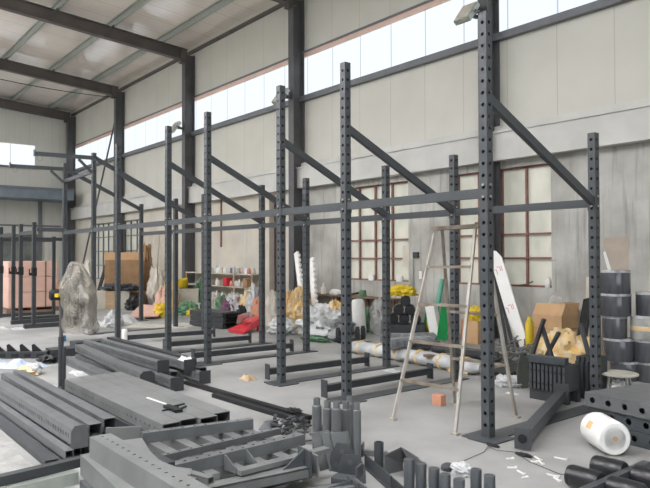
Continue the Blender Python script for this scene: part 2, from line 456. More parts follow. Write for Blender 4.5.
# windows with red oxide frames
def grid_window(idx, x0, x1, z0, z1, vs, hs, fm, bw=0.035, label=None):
    o = MB()
    o.bb(x0, x1, WY + .06, WY + .11, z0, z0 + bw).bb(x0, x1, WY + .06, WY + .11, z1 - bw, z1)
    o.bb(x0, x0 + bw, WY + .06, WY + .11, z0, z1).bb(x1 - bw, x1, WY + .06, WY + .11, z0, z1)
    for v in vs: o.bb(v - bw / 2, v + bw / 2, WY + .06, WY + .11, z0, z1)
    for h in hs: o.bb(x0, x1, WY + .065, WY + .105, h - bw / 2, h + bw / 2)
    w = struct('window_%d' % idx, o, fm, label)
    p = MB().bb(x0, x1, WY + .12, WY + .13, z0, z1).build('pane', PANE, w)
    return w
grid_window(2, -8.22, -6.13, 0.97, 3.12, (-6.66, -7.18, -7.70), (1.48, 1.91, 2.39), RUST, label='tall window with red steel bars behind the ladder')
w3 = grid_window(3, -11.62, -9.48, 0.97, 3.12, (-10.03, -10.57, -11.10), (1.47, 1.88, 2.70), RUST, label='tall window with red steel bars between two back uprights')
MB().bb(-11.62, -11.46, WY + .02, WY + .06, 0.97, 3.12).build('side_board', RUST, w3)
grid_window(4, -3.8, -1.7, 0.97, 3.12, (-2.2, -2.75, -3.3), (1.48, 1.9, 2.4), RUST)
grid_window(5, 0.2, 2.3, 0.97, 3.12, (0.7, 1.25, 1.8), (1.48, 1.9, 2.4), RUST)
grid_window(6, -28.7, -23.3, 0.55, 2.95, [-28.7 + .6 * k for k in range(1, 9)], (1.15, 1.75, 2.35), FRAMEGREY, 0.04, 'long window of small square panes behind the cardboard boxes')
d = struct('door_1', MB().bb(-14.75, -13.95, WY + .12, WY + .17, 0, 3.12), DARKRED, 'dark doorway in the long wall')
MB().bb(-14.86, -14.64, WY - .05, WY + .12, 0, 3.14).build('door_frame', CREAM, d)

# steel columns and roof frames
for k in range(6):
    x = -1.32 - 5.93 * k
    c = MB().bb(x - .11, x + .11, 9.58, 9.60, 0, 8.1).bb(x - .11, x + .11, 9.91, 9.93, 0, 8.1).bb(x - .012, x + .012, 9.60, 9.91, 0, 8.1)
    c.bb(x - .15, x + .15, 9.55, 9.945, 0, .03)
    struct('steel_column' + ('.%03d' % k if k else ''), c, COLUMN)
    b = MB()
    for sgn in (1, -1):
        ys, ye = (9.7, RIDGE) if sgn > 0 else (2 * RIDGE - 9.7, RIDGE)
        za, zb = roof_z(ys) - .20, roof_z(RIDGE) - .20
        A, B = Vector((x, ys, za - .19)), Vector((x, ye, zb - .19))
        b.bar(A + Vector((0, 0, .18)), B + Vector((0, 0, .18)), .2, .02).bar(A - Vector((0, 0, .18)), B - Vector((0, 0, .18)), .2, .02).bar(A, B, .012, .36)
    b.bb(x - .1, x + .1, 9.45, 9.62, 7.80, 8.25)
    struct('roof_beam' + ('.%03d' % k if k else ''), b, BEAM)
    if k < 6:
        struct('steel_column.%03d' % (20 + k), MB().bb(x - .13, x + .13, YL + .12, YL + .5, 0, 8.1), COLUMN)
k = 0
ys = [8.85 - 1.62 * i for i in range(7)]
for y in ys + [2 * RIDGE - q for q in ys]:
    z = roof_z(y)
    p = MB().bb(XF, XN, y - .005, y + .005, z - .17, z - .01).bb(XF, XN, y - .005, y + .06, z - .175, z - .165).bb(XF, XN, y - .06, y + .005, z - .015, z - .005)
    struct('purlin' + ('.%03d' % k if k else ''), p, ZINC); k += 1
# short sag rods between beams and purlins
for x, y in ((-19.0, 7.23), (-24.93, 7.23), (-19.0, 5.61), (-24.93, 5.61)):
    struct('purlin_strut.%03d' % k, MB().bar((x, y - .35, roof_z(y) - .55), (x, y, roof_z(y) - .15), .04, .04), BEAM); k += 1

rb = MB()
def slope(a, b, th, x0, x1, dz=0):
    za, zb = roof_z(a) + dz, roof_z(b) + dz
    return [(x0, a, za), (x1, a, za), (x1, b, zb), (x0, b, zb)], th
lights = [(-28.2 + 6 * i - .6, -28.2 + 6 * i + .6) for i in range(6)]
y_l0, y_l1 = -9.0, 1.2           # roof lights run across the ridge
def roofpart(x0, x1, a, b):
    q, th = slope(a, b, .06, x0, x1)
    rb.prism(q, (0, 0, 0), (0, 0, .06))
roofpart(XF, XN, WY + .2, y_l1); roofpart(XF, XN, y_l0, YL - .2)
xs = [XF] + [v for l in lights for v in l] + [XN]
for i in range(0, len(xs), 2):
    roofpart(xs[i], xs[i + 1], y_l1, RIDGE); roofpart(xs[i], xs[i + 1], RIDGE, y_l0)
struct('ceiling', rb, ROOFM)
for i, (a, b) in enumerate(lights):
    g = MB()
    for p, q in ((y_l1, RIDGE), (RIDGE, y_l0)):
        qd, th = slope(p, q, .02, a, b); g.prism(qd, (0, 0, 0), (0, 0, .02))
    struct('window_%d' % (20 + i), g, ROOF_LIT, 'translucent roof light sheet across the ridge')

# end wall far away
mb = MB().bb(XF - .2, XF, YL, 8.25, 0, 5.62).bb(XF - .2, XF, 8.25, WY + .2, 0, 6.62).bb(XF - .2, XF, YL, WY + .2, 6.62, 9.5)
struct('wall_far', mb, WALLPANEL_Y)
struct('window_7', MB().bb(XF - .1, XF - .05, YL, 8.25, 5.62, 6.62), STRIP_LIT_Y, 'bright window band in the far end wall')
struct('trim_5', MB().bb(XF, XF + .08, YL, 8.3, 5.54, 5.62), FRAMEGREY)
aw = struct('far_awning_trim', MB().bb(XF, XF + 1.6, YL + 1, 9.5, 4.06, 4.46), AWNING, 'blue grey canopy along the far end wall')
MB().bb(XF + .0, XF + 1.64, YL + 1, 9.52, 4.46, 4.56).build('capping', FRAMEGREY, aw)
struct('trim_6', MB().bb(XF, XF + .05, YL, 9.4, 2.90, 2.98).bb(XF, XF + .1, 8.4, 8.55, 0, 4.06), FRAMEGREY)
struct('door_2', MB().bb(XF, XF + .08, 3.6, 8.4, 0, 2.55), DIM_DOOR, 'grey green shutter in the far end wall')
# left and near walls (behind and beside the photographer)
mb = MB().bb(XF - .2, XN + .2, YL - .2, YL, 0, 5.6).bb(XF - .2, XN + .2, YL - .2, YL, 6.7, 8.6)
struct('wall_left', mb, DULL_PANEL)
struct('window_8', MB().bb(XF, XN, YL - .1, YL - .05, 5.6, 6.7), STRIP_BOOST)
struct('wall_near', MB().bb(XN, XN + .2, YL, -8, 0, 9.5).bb(XN, XN + .2, 4, WY + .2, 0, 9.5).bb(XN, XN + .2, -8, 4, 5.2, 9.5), DULL_PANEL)

# wall bracing rod and cable
struct('bracing_rod_trim', MB().tube(YP(115, 121, 9.6), YP(80, 277, 9.6), .035, n=10), COLUMN, 'diagonal bracing rod beside the far column')
pts = []
for i in range(17):
    t = i / 16; pts.append(Vector((-24.7, 0.0 + 9.50 * t, (roof_z(0) - .62) * (1 - t) + 7.75 * t - .35 * 4 * t * (1 - t))))
tag(MB().path(pts, .014, 6).build('cable', BLACK, loc=pts[0]), 'thin dark cable sagging under the second roof beam from the far wall', 'cable')

# daylight outside the door opening behind the photographer
w = bpy.data.worlds.new('sky'); SC.world = w; w.use_nodes = True
bg = w.node_tree.nodes['Background']; bg.inputs[0].default_value = (0.86, 0.93, 1.0, 1); bg.inputs[1].default_value = 1.6

# added fill lights without fixtures, out of the picture, to brighten hall and ceiling
for i, (x, y) in enumerate(((-4, 0.5), (-10, 0.5), (-16, 0.5), (-22, 0.5), (-28, 0.5), (2, 0.5))):
    L = bpy.data.lights.new('added_fill_light', 'POINT'); L.shadow_soft_size = .35; L.energy = 80; L.color = (1, .985, .96)
    o = bpy.data.objects.new('added_fill_light', L); COL.objects.link(o); o.location = (x, y, 6.4)

# floodlights on the columns
def floodlight(x, z, label):
    t = thing('floodlight', label, 'lamp', (x, 9.40, z), (0, 0, 0))
    R = Matrix.Rotation(math.radians(-38), 3, 'X')
    MB().box((0, -.12, 0), (.34, .10, .44), R).build('housing', ZINC, t, bevel=.01)
    MB().box(R @ Vector((0, -.055, 0)) + Vector((0, -.12, 0)), (.30, .012, .40), R).build('glass', OFFWHITE, t)
    MB().bar((-.2, 0, 0), (.2, 0, 0), .03, .02).bar((-.2, -.14, 0), (-.2, 0, 0), .02, .03).bar((.2, -.14, 0), (.2, 0, 0), .02, .03).bb(-.03, .03, 0, .175, -.03, .03).build('bracket', COLUMN, t)
p = YP(471, 15, 9.40); floodlight(p.x, p.z, 'square floodlight on the nearest steel column, above the tallest upright')
p = YP(178, 128, 9.40); floodlight(p.x, p.z, 'small floodlight on the third steel column, left of the bright window')
p = YP(284.5, 97, 9.40); floodlight(p.x, p.z, 'floodlight peeping from behind the upright beside the second steel column')

# ================================================================== the big rig
SX = [-14.70, -12.87, -11.60, -9.50, -8.22, -6.40, -5.20, -3.38]
YN, YB, HN, HB, PW = 4.50, 6.27, 3.60, 2.78, 0.08
rig = thing('pull_up_rig', 'long dark grey steel pull-up rig of tall perforated uprights filling the hall', 'gym rig', (SX[-1], YN, 0))
RO = Vector((SX[-1], YN, 0))
def rp(mb, name, m, parent=rig, **k):
    """world geometry -> rig part"""
    mb.v = [v - RO for v in mb.v]
    return mb.build(name, m, parent, **k)
def vert(x, y, z=0.0):
    return Matrix(((0, 0, -1, 0), (0, 1, 0, 0), (1, 0, 0, 0), (0, 0, 0, 1))), Vector((x, y, z))
VM = Matrix(((0, 0, -1, 0), (0, 1, 0, 0), (1, 0, 0, 0), (0, 0, 0, 1)))     # tube X -> world Z
up_n = MB().perf(HN - .012, PW, PW, .10, .016, sides='-y-z', hole_rim=.002, start=.10, M=VM)
up_b = MB().perf(HB - .012, PW, PW, .10, .016, sides='-y-z', hole_rim=.002, start=.10, M=VM)
first = {}
for row, (y, src, h) in enumerate(((YN, up_n, HN), (YB, up_b, HB))):
    for i, x in enumerate(SX):
        loc = Vector((x, y, .012)) - RO
        if row not in first:
            o = src.build('upright', STEEL, rig); first[row] = o
        else:
            o = first[row].copy(); COL.objects.link(o); o.parent = rig
        o.location = loc
        # bolts at the beam joint, sub-parts of the upright
        for z in (2.02, 2.12):
            MB().tube((.04, 0, z), (.05, 0, z), .012, n=8).build('bolt', SILVER, o)
            MB().tube((0, -.04, z), (0, -.05, z), .012, n=8).build('bolt', SILVER, o)
# base plates: a strip on the floor joins each pair
for i, x in enumerate(SX):
    rp(MB().bb(x - .09, x + .09, YN - .16, YB + .16, 0, .012).bb(x - .17, x + .17, YN - .14, YN + .14, 0, .0115), 'base_plate', STEEL)
# crossbars along both rows
ZC = 2.065
for y in (YN, YB):
    for a, b in zip(SX, SX[1:]):
        rp(MB().bb(a + .04, b - .04, y - .03, y + .03, ZC - .04, ZC + .04).bb(a + .04, a + .048, y - .04, y + .04, ZC - .075, ZC + .075).bb(b - .048, b - .04, y - .04, y + .04, ZC - .075, ZC + .075), 'crossbar', STEEL)
# sloping braces from each tall upright to its back upright
for i, x in enumerate(SX):
    zn, zb = ((3.47, 2.66), (3.50, 2.66), (3.06, 2.2), (3.0, 2.14), (2.95, 2.12), (2.93, 2.11), (2.90, 2.10), (2.88, 2.08))[i]
    rp(MB().bar((x, YN + .03, zn), (x, YB - .03, zb), .05, .08), 'brace', STEEL)
# hanging arms at the far end
for x, z in ((SX[0], 3.47), (SX[1], 3.50)):
    o = rp(MB().bar((x, YN, z), (x, YN - 1.12, z - .02), .06, .075).bb(x - .04, x + .04, YN - 1.13, YN - 1.11, z - .07, z + .05), 'arm', STEEL)
    ring = []
    for q in range(13):
        t = 2 * PI * q / 12; ring.append(Vector((x, YN - 1.02 + .05 * math.cos(t), z - .10 + .05 * math.sin(t))))
    rp(MB().path(ring, .008, 6), 'eyelet', SILVER, o)
    rp(MB().bar((x, YN - .30, z - .05), (x, YN - .03, z - .30), .04, .05), 'arm_strut', STEEL)
rp(MB().bar((SX[0] + .04, YN, 3.20), (SX[1] - .04, YN, 3.24), .06, .07), 'crossbar', STEEL)
rp(MB().bar((SX[0], YN - .04, 2.12), (SX[0], 3.93, 2.12), .06, .08), 'crossbar', STEEL)

# loose spotter bars standing on their end plates beside the frames
def spotter(xa, ya, xb, yb, label):
    t = thing('spotter_bar', label, 'bar', (xa, ya, 0), group='spotter bars on the floor by the rig')
    d = Vector((xb - xa, yb - ya, 0))
    MB().bar((0, 0, .095), Vector((0, 0, .095)) + d, .07, .075).build('beam', STEEL_DARK, t)
    R = frame((0, 0, 0), d).to_3x3()
    for q, e in ((Vector((0, 0, .095)), -1), (Vector((0, 0, .095)) + d, 1)):
        MB().box(q + d.normalized() * .006 * e, (.012, .10, .19), R).build('end_plate', STEEL_DARK, t)
spotter(-6.72, 4.52, -6.62, 6.10, 'dark spotter bar on the floor, second nearest of the row')
spotter(-5.47, 4.42, -5.46, 6.10, 'dark spotter bar on the floor, nearest of the row, just left of the ladder')
spotter(-8.50, 4.42, -8.42, 6.12, 'dark spotter bar on the floor, third nearest of the row')
spotter(-9.85, 4.60, -9.70, 6.14, 'dark spotter bar on the floor, fourth nearest of the row')
spotter(-11.15, 4.46, -10.9, 6.10, 'dark spotter bar on the floor, farthest of the row')

# ================================================================== squat racks at the far end
def squat_rack(x0, x1, y, label, rear=None):
    t = thing('squat_rack', label, 'rack', (x0, y, 0), group='squat racks at the far end')
    posts = [(x0, y), (x1, y)] + ([(x0, rear), (x1, rear)] if rear else [])
    for k, (x, yy) in enumerate(posts):
        h = 2.27 if k < 2 else 2.05
        MB().perf(h, .075, .075, .10, .014, sides='-y-z', start=.1, M=Matrix.Translation((x - x0, yy - y, .01)) @ VM).build('upright', STEEL_DARK, t)
        if k < 2:
            MB().bb(x - x0 - .03, x - x0 + .03, -.09, -.04, 1.13, 1.19).bb(x - x0 - .03, x - x0 + .03, -.10, -.085, 1.13, 1.27).bb(x - x0 - .05, x - x0 + .05, -.045, .05, 1.12, 1.30).build('bar_hook', BLACK, t)
    L = x1 - x0
    MB().bb(.04, L - .04, -.03, .03, 2.02, 2.10).build('crossbar', STEEL_DARK, t)
    if rear:
        for xx in (0, L):
            MB().bb(xx - .04, xx + .04, .04, rear - y - .04, .02, .10).build('foot_beam', STEEL_DARK, t)
            MB().bb(xx - .03, xx + .03, .04, rear - y - .04, 1.92, 2.0).build('side_bar', STEEL_DARK, t)
    else:
        for xx in (0, L):
            MB().bb(xx - .05, xx + .05, -.2, 1.2, 0, .09).build('foot_beam', STEEL_DARK, t)
squat_rack(-15.84, -14.76, 3.88, 'dark squat rack at the far left, the pair of posts nearest the rig')
squat_rack(-17.72, -16.50, 3.88, 'dark squat rack at the far left, the four posts nearest the frame edge', 5.15)

# ================================================================== steel stock in the foreground
def stock(name, label, cat, a, b, w, h, m=STEEL, group=None, up=(0, 0, 1), plate=None, plate_at='b', plate_m=None, pitch=.07, r=.021, slot=.55,
          sides='-y', ends=(True, False), v_off=0.0, round_plate=False, **k):
    """one hollow section lying from a to b (centre line)"""
    a, b = Vector(a), Vector(b); L = (b - a).length
    o = MB().perf(L, w, h, pitch, r, sides, slot=slot, ends=ends, v_off=v_off, **k).build(name, m)
    o.matrix_world = frame(a, b, up)
    tag(o, label, cat, group)
    if plate:
        for e in plate_at:
            x = L + .006 if e == 'b' else -.006
            if round_plate:
                pr = [(x - .006, plate[0] / 2 * u, plate[1] / 2 * v) for u, v in ((-1, -1), (1, -1), (1, .55), (.55, 1), (-.55, 1), (-1, .55))]
                q = MB().prism(pr, (0, 0, 0), (.012, 0, 0))
            else:
                q = MB().box((x, 0, 0), (.012, plate[0], plate[1]))
            q.build('end_plate', plate_m or m, o)
    return o

GA = 'steel sections in the pile at the left'
# pile A, left edge of the picture: sections run along the hall
stock('steel_section', 'perforated grey section atop the left pile, nearer of two with open ends', 'steel section', (-7.75, 1.75, .21), (-4.95, 1.75, .21), .10, .10, STEEL_MID, GA)
stock('steel_section', 'perforated grey section atop the left pile, farther of two with open ends', 'steel section', (-7.85, 1.90, .21), (-5.05, 1.90, .21), .10, .10, STEEL_MID, GA)
stock('steel_section', 'grey section under the open-ended pair in the left pile, nearer one', 'steel section', (-7.6, 1.755, .105), (-4.99, 1.755, .105), .10, .10, STEEL_DARK, GA)
stock('steel_section', 'grey section under the open-ended pair in the left pile, farther one', 'steel section', (-7.6, 1.90, .105), (-5.0, 1.90, .105), .10, .10, STEEL_DARK, GA)
stock('steel_section', 'dark flat section on the floor at the bottom of the left pile, farther one', 'steel section', (-7.4, 1.80, .027), (-5.0, 1.80, .027), .24, .05, STEEL_DARK, GA, sides='')
stock('steel_section', 'grey perforated section in the left pile capped by a plate with rounded corners', 'steel section', (-7.5, 1.58, .19), (-4.94, 1.625, .19), .11, .12, STEEL_MID, GA, plate=(.13, .17), round_plate=True, pitch=.06)
stock('steel_section', 'slim square tube with a small open black end at the foot of the left pile', 'steel section', (-7.4, 1.50, .085), (-4.88, 1.535, .085), .06, .06, STEEL_MID, GA, sides='')
stock('steel_section', 'grey channel lying under the rounded end plate of the left pile', 'steel section', (-7.45, 1.60, .065), (-5.0, 1.62, .065), .08, .07, STEEL_MID, GA, sides='')
stock('steel_section', 'flat dusty channel outermost at the near foot of the left pile', 'steel section', (-7.3, 1.43, .022), (-4.98, 1.44, .022), .10, .04, STEEL_DARK, GA, sides='')
tag(MB().crumple(-7.2, -4.70, .55, 1.36, .05, 3, 34, 4.0).build('plastic_sheet', GREY_BAG, smooth=True, loc=(-5.9, .95, 0)), 'crumpled grey plastic sheet on the floor under the left pile', 'plastic sheet')

# two flat bars across the lower left corner
stock('flat_bar', 'dark flat bar crossing the lower left corner, upper of two', 'bar', (-4.44, .30, .115), (-4.58, 1.52, .115), .07, .06, STEEL_DARK, sides='', ends=(True, True))
stock('flat_bar', 'silver flat bar with one hole crossing the lower left corner', 'bar', (-4.42, .30, .042), (-4.50, 1.46, .042), .08, .08, ZINC, sides='-y', pitch=.6, r=.008, slot=1, ends=(True, True))

# pile B: wide sections, pale grey above and charcoal below
GB = 'wide sections in the low flat stack'
for k, (y, lab) in enumerate(((2.21, 'nearest the camera'), (2.365, 'second from the near side'), (2.52, 'third from the near side'), (2.675, 'farthest from the camera'))):
    dx = (0, -.03, .02, -.05)[k]
    stock('wide_steel_section', 'wide pale grey section on top of the low flat stack, ' + lab, 'steel section', (-6.95 - .02 * k, y, .205), (-4.60 + dx, y, .205), .152, .11, STEEL_PALE, GB, sides='-y', pitch=.09, r=.013, slot=1)
    stock('wide_steel_section', 'wide dark section at the bottom of the low flat stack, ' + lab, 'steel section', (-6.9, y - .02, .085), (-4.72 + dx, y - .02, .085), .150, .11, STEEL_DARK, GB, sides='')
tag(MB().bb(-6.6, -6.55, 2.12, 2.75, 0, .028).build('timber_batten', BROWN, loc=(-6.57, 2.4, 0)), 'timber batten under the far end of the low flat stack', 'batten')
tag(MB().bb(-5.05, -5.0, 2.12, 2.75, 0, .028).build('timber_batten', BROWN, loc=(-5.02, 2.4, 0)), 'timber batten under the near end of the low flat stack', 'batten')
b = MB()
for i in range(7):
    q = Vector((-5.07 + .03 * i, 2.40 + .03 * math.sin(i * 2.1), .275)); b.bar(q, q + Vector((.10 * math.cos(i * 1.7), .12 * math.sin(i * 1.3 + .4), .004)), .014, .012)
b.bb(-5.10, -4.86, 2.37, 2.43, .262, .285)
tag(b.build('strap_tangle', BLACK, loc=(-4.98, 2.4, .262)), 'tangle of black straps on the low flat stack', 'straps', kind='thing')
pa, pb = F(147, 397.5, .264), F(166, 404, .264)
tag(MB().bar(pa, pb, .02, .006).build('paper_strip', WHITE, loc=pa), 'white paper strip on the low flat stack', 'strip')

# pile C: sections with square end plates, behind the flat stack
GC = 'sections with end plates stacked behind the flat stack'
stock('plated_section', 'grey section with square end plate, upper left of the four plates in the middle stack', 'steel section', (-10.1, 3.42, .195), (-7.36, 3.42, .195), .10, .10, STEEL_MID, GC, plate=(.15, .16), plate_m=STEEL_DARK)
stock('plated_section', 'grey section with square end plate, upper right of the four plates in the middle stack', 'steel section', (-10.0, 3.66, .195), (-7.20, 3.69, .195), .10, .10, STEEL_MID, GC, plate=(.15, .16), plate_m=STEEL_DARK)
stock('plated_section', 'grey section with square end plate, lowest and nearest plate of the middle stack', 'steel section', (-9.7, 3.33, .08), (-6.80, 3.33, .08), .10, .10, STEEL_MID, GC, plate=(.16, .155), plate_m=STEEL_DARK)
stock('plated_section', 'grey section with square end plate, rightmost plate of the middle stack', 'steel section', (-9.6, 3.72, .08), (-6.96, 3.77, .08), .10, .10, STEEL_MID, GC, plate=(.15, .155), plate_m=STEEL_DARK)
stock('plated_section', 'grey tapering section with a rounded end plate lying askew on the middle stack', 'steel section', (-9.75, 3.20, .185), (-6.93, 3.03, .165), .12, .10, STEEL_MID, GC, plate=(.17, .16), round_plate=True, plate_m=STEEL_DARK)
stock('plated_section', 'perforated section on the floor at the near side of the middle stack', 'steel section', (-9.6, 2.96, .05), (-6.98, 2.93, .05), .10, .10, STEEL_MID, GC)
stock('plated_section', 'perforated section on the floor in the middle of the middle stack', 'steel section', (-9.65, 3.16, .055), (-7.0, 3.13, .055), .10, .11, STEEL_MID, GC)
stock('plated_section', 'perforated section at the back of the middle stack, without a plate', 'steel section', (-10.2, 3.56, .07), (-7.3, 3.54, .07), .10, .12, STEEL_MID, GC)
stock('plated_section', 'perforated section on top at the far side of the middle stack', 'steel section', (-10.3, 3.87, .19), (-7.45, 3.87, .19), .10, .10, STEEL_DARK, GC)
stock('plated_section', 'perforated section on the floor at the far side of the middle stack', 'steel section', (-10.2, 3.92, .07), (-7.3, 3.93, .07), .10, .12, STEEL_DARK, GC)
tag(MB().bb(-10.55, -10.2, 2.95, 3.9, 0, .12).bb(-10.5, -10.2, 3.3, 3.8, .12, .2).build('steel_block', STEEL_DARK, loc=(-10.4, 3.4, 0)), 'dark steel block at the far end of the middle stack', 'block')
q = F(183, 362, .3); tag(MB().crumple(-.13, .13, -.06, .06, .05, 11, 10, 14).build('paper_scrap', WHITE, smooth=True), 'crumpled white paper on top of the middle stack', 'paper').location = (-7.33, 3.70, .247)

# thin black strips on the floor
stock('black_strip', 'thin black steel strip on the floor, longer of the two beyond the flat stack', 'strip', (-7.1, 3.60, .022), (-4.80, 3.69, .022), .07, .04, BLACK, sides='', ends=(True, True))
stock('black_strip', 'thin black steel strip on the floor, nearer of the two beyond the flat stack', 'strip', (-6.25, 3.50, .022), (-4.66, 3.57, .022), .06, .04, BLACK, sides='', ends=(True, True))
tag(MB().blob((0, 0, 0), (.10, .05, .02), 5, .5, 3).build('black_rag', BLACK, smooth=True), 'small black scrap lying on the black floor strip', 'scrap').location = (-5.02, 3.68, .043)

# ---- pile D: frames thrown together in the centre foreground
GD = 'steel bars heaped in the centre foreground'
def lie(name, label, p0, p1, z, w, h, m=STEEL_MID, cat='steel bar', sides='+z', pitch=.085, r=.011, slot=1, ends=(True, True), **k):
    """bar whose TOP centre line is at height z"""
    a, b = Vector(p0), Vector(p1); a = Vector((a.x, a.y, z - h / 2)); b = Vector((b.x, b.y, z - h / 2))
    return stock(name, label, cat, a, b, w, h, m, GD, sides=sides, pitch=pitch, r=r, slot=slot, ends=ends, **k)
lie('perforated_beam', 'thick perforated beam on top of the front stack, leaving the picture at the bottom', (-4.30, 1.55), (-2.85, 1.57), .35, .14, .135, STEEL_PALE)
lie('perforated_beam', 'thick pale beam under the top beam of the front stack, turned a little', (-4.40, 1.53), (-3.0, 1.44), .214, .15, .135, STEEL_PALE, sides='')
lie('perforated_beam', 'lowest flat beam of the front stack, on the floor', (-4.30, 1.50), (-3.0, 1.42), .078, .16, .075, STEEL, sides='')
lie('perforated_bar', 'perforated bar nearest the low flat stack, lying across the rungs', F(142, 433, .27), F(252, 419, .27), .275, .06, .075)
lie('perforated_bar', 'slim perforated bar lying low between two thicker ones', F(150, 459, .235), F(279, 429, .235), .245, .045, .045)
lie('perforated_bar', 'perforated bar nearest the camera lying across the rungs', F(166, 466, .27), F(302, 434, .27), .275, .075, .075)
for i, (y, x1) in enumerate(((1.80, -3.54), (1.98, -3.53), (2.16, -3.53), (2.34, -3.52), (2.52, -3.53), (2.68, -3.54))):
    lie('rung_tube', 'grey rung tube under the perforated bars, %s from the camera side' % ('first', 'second', 'third', 'fourth', 'fifth', 'last')[i], (-4.58, y), (x1, y), .199, .075, .10, STEEL_PALE, sides='')
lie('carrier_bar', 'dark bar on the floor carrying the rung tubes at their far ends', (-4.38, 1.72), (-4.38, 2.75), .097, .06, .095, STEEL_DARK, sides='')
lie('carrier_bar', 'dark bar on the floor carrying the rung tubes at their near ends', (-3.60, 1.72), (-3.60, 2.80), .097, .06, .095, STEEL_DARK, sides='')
stock('end_plate_bar', 'short pale flat bar behind the thick front beam', 'steel bar', F(106, 434, .26), F(141, 432.5, .26), .02, .09, STEEL_PALE, GD, sides='', ends=(True, True))
tag(MB().bb(-4.32, -3.66, 1.74, 2.74, 0, .006).build('gap_shade_sheet', BLACK, loc=(-4, 2.2, 0)), 'black sheet added as deep shade on the floor under the rung tubes', 'steel sheet')  # added sheet, blackens the gaps between the rungs like deep shade
# curved gusset sheet and two small open tubes
poly = [F(px, py, .30) for px, py in ((117, 442), (142, 439), (150, 452), (160, 462), (176, 468), (192, 470), (190, 476), (168, 476), (146, 466), (130, 456))]
g = MB().prism(poly, (0, 0, 0), (0, 0, .008))
tag(g.build('gusset_sheet', STEEL_PALE, loc=poly[0]), 'curved pale sheet steel gusset with a printed mark beside the thick front beam', 'steel sheet', GD)
sup = MB().bb(-3.86, -3.62, 1.68, 1.76, .2, .298)
tag(sup.build('packing_block', STEEL_DARK, loc=(-3.7, 1.72, .2)), 'dark packing block under the curved gusset sheet', 'block')
lie('small_tube', 'small rectangular tube with an open end in the centre foreground, left one', F(150, 469, .25), F(195, 480, .25), .255, .05, .042, STEEL_PALE, 'steel tube', sides='', ends=(True, False))
lie('small_tube', 'small rectangular tube with an open end in the centre foreground, right one', F(170, 466, .25), F(211, 477, .25), .25, .05, .042, STEEL_PALE, 'steel tube', sides='', ends=(True, False))

def arm(label, a, b, z, w=.10, h=.09, tall=.2, m=STEEL_MID):
    """bracket arm: channel with a standing double end plate"""
    a, b = Vector((a.x, a.y, z - h / 2)), Vector((b.x, b.y, z - h / 2)); L = (b - a).length
    t = thing('support_bracket', label, 'bracket', a, (0, 0, math.atan2((b - a).y, (b - a).x)), GD)
    MB().bb(0, L, -w / 2, w / 2, h / 2 - .01, h / 2).bb(0, L, -w / 2, -w / 2 + .01, -h / 2, h / 2).bb(0, L, w / 2 - .01, w / 2, -h / 2, h / 2).build('channel', m, t)
    MB().bb(L, L + .012, -w * .7, w * .7, -h / 2, tall - h / 2).build('end_plate', STEEL, t)
    MB().bb(L + .05, L + .062, -w * .7, w * .7, -h / 2, tall * .8 - h / 2).bb(L + .012, L + .05, -w * .5, w * .5, -h / 2, -h / 2 + .012).build('end_plate', m, t)
    pr = [(L, -.005, h / 2), (L - .16, -.005, h / 2), (L, -.005, tall - h / 2)]
    MB().prism(pr, (0, 0, 0), (0, .01, 0)).build('rib', STEEL, t)
    return t
arm('wide pale bracket arm in the centre foreground with a standing double end plate', F(205, 484, .17), F(304, 464, .17), .16, .12, .06, .17, STEEL_PALE)
arm('pale bracket arm at the bottom edge, in front of the wide one', F(225, 499, .14), F(352, 481, .14), .12, .12, .09, .12)
lie('flat_bar', 'pale flat bar slanting between the perforated bars and the bracket arms', F(238, 470, .2), F(327, 447, .2), .20, .07, .03, STEEL_PALE, sides='')
for px, py, l in ((224, 470, 'left'), (244, 463, 'right')):
    q = F(px, py, .176)
    t = [(0, 0, 0), (.11, .02, 0), (.11, .02, .03), (.02, 0, .095), (0, 0, .095)]
    tag(MB().prism([q + Vector(v) for v in t], (0, 0, 0), (-.004, .012, 0)).build('gusset_plate', STEEL_MID, loc=q), 'small standing gusset plate against the nearest perforated bar, %s one' % l, 'plate', GD)
q = F(318, 470, .0)
b = MB()
for k in range(3):
    o = q + Vector((.02 + .05 * k, .05 * k, 0))
    b.prism([o + Vector(v) for v in ((0, 0, 0), (.0, .16, 0), (-.10, .16, .24), (-.13, .02, .24))], (0, 0, 0), (.012, -.004, 0))
b.bar(q + Vector((-.1, .1, .02)), q + Vector((.16, .2, .02)), .1, .02)
tag(b.build('channel_bracket', STEEL_MID, loc=q), 'leaning channel bracket of three parallel plates beside the standing tubes', 'bracket')
# triangular lug beyond the bars
q = F(258, 430, 0)
tag(MB().prism([q + Vector(v) for v in ((0, 0, 0), (.13, .05, 0), (.12, .10, .10), (.02, .06, .07))], (0, 0, 0), (-.008, .016, 0)).tube(q + Vector((.04, .03, .0)), q + Vector((.06, .08, .03)), .012).build('lug_plate', STEEL, loc=q), 'small grey lug plate standing just past the end of the farthest perforated bar', 'plate')
# heap of small fittings behind the bars (uncountable)
b = MB(); rr = random.Random(4); c = F(300, 437, 0)
for i in range(70):
    o = c + Vector((rr.uniform(-.32, .22), rr.uniform(-.13, .16), rr.uniform(.012, .10)))
    an = rr.uniform(0, PI); l = rr.uniform(.03, .10)
    b.bar(o, o + Vector((l * math.cos(an), l * math.sin(an), rr.uniform(-.01, .03))), rr.uniform(.012, .04), rr.uniform(.006, .016))
tag(b.build('small_fittings', STEEL_DARK, loc=c), 'loose heap of small dark steel fittings behind the perforated bars', 'fittings', kind='stuff')

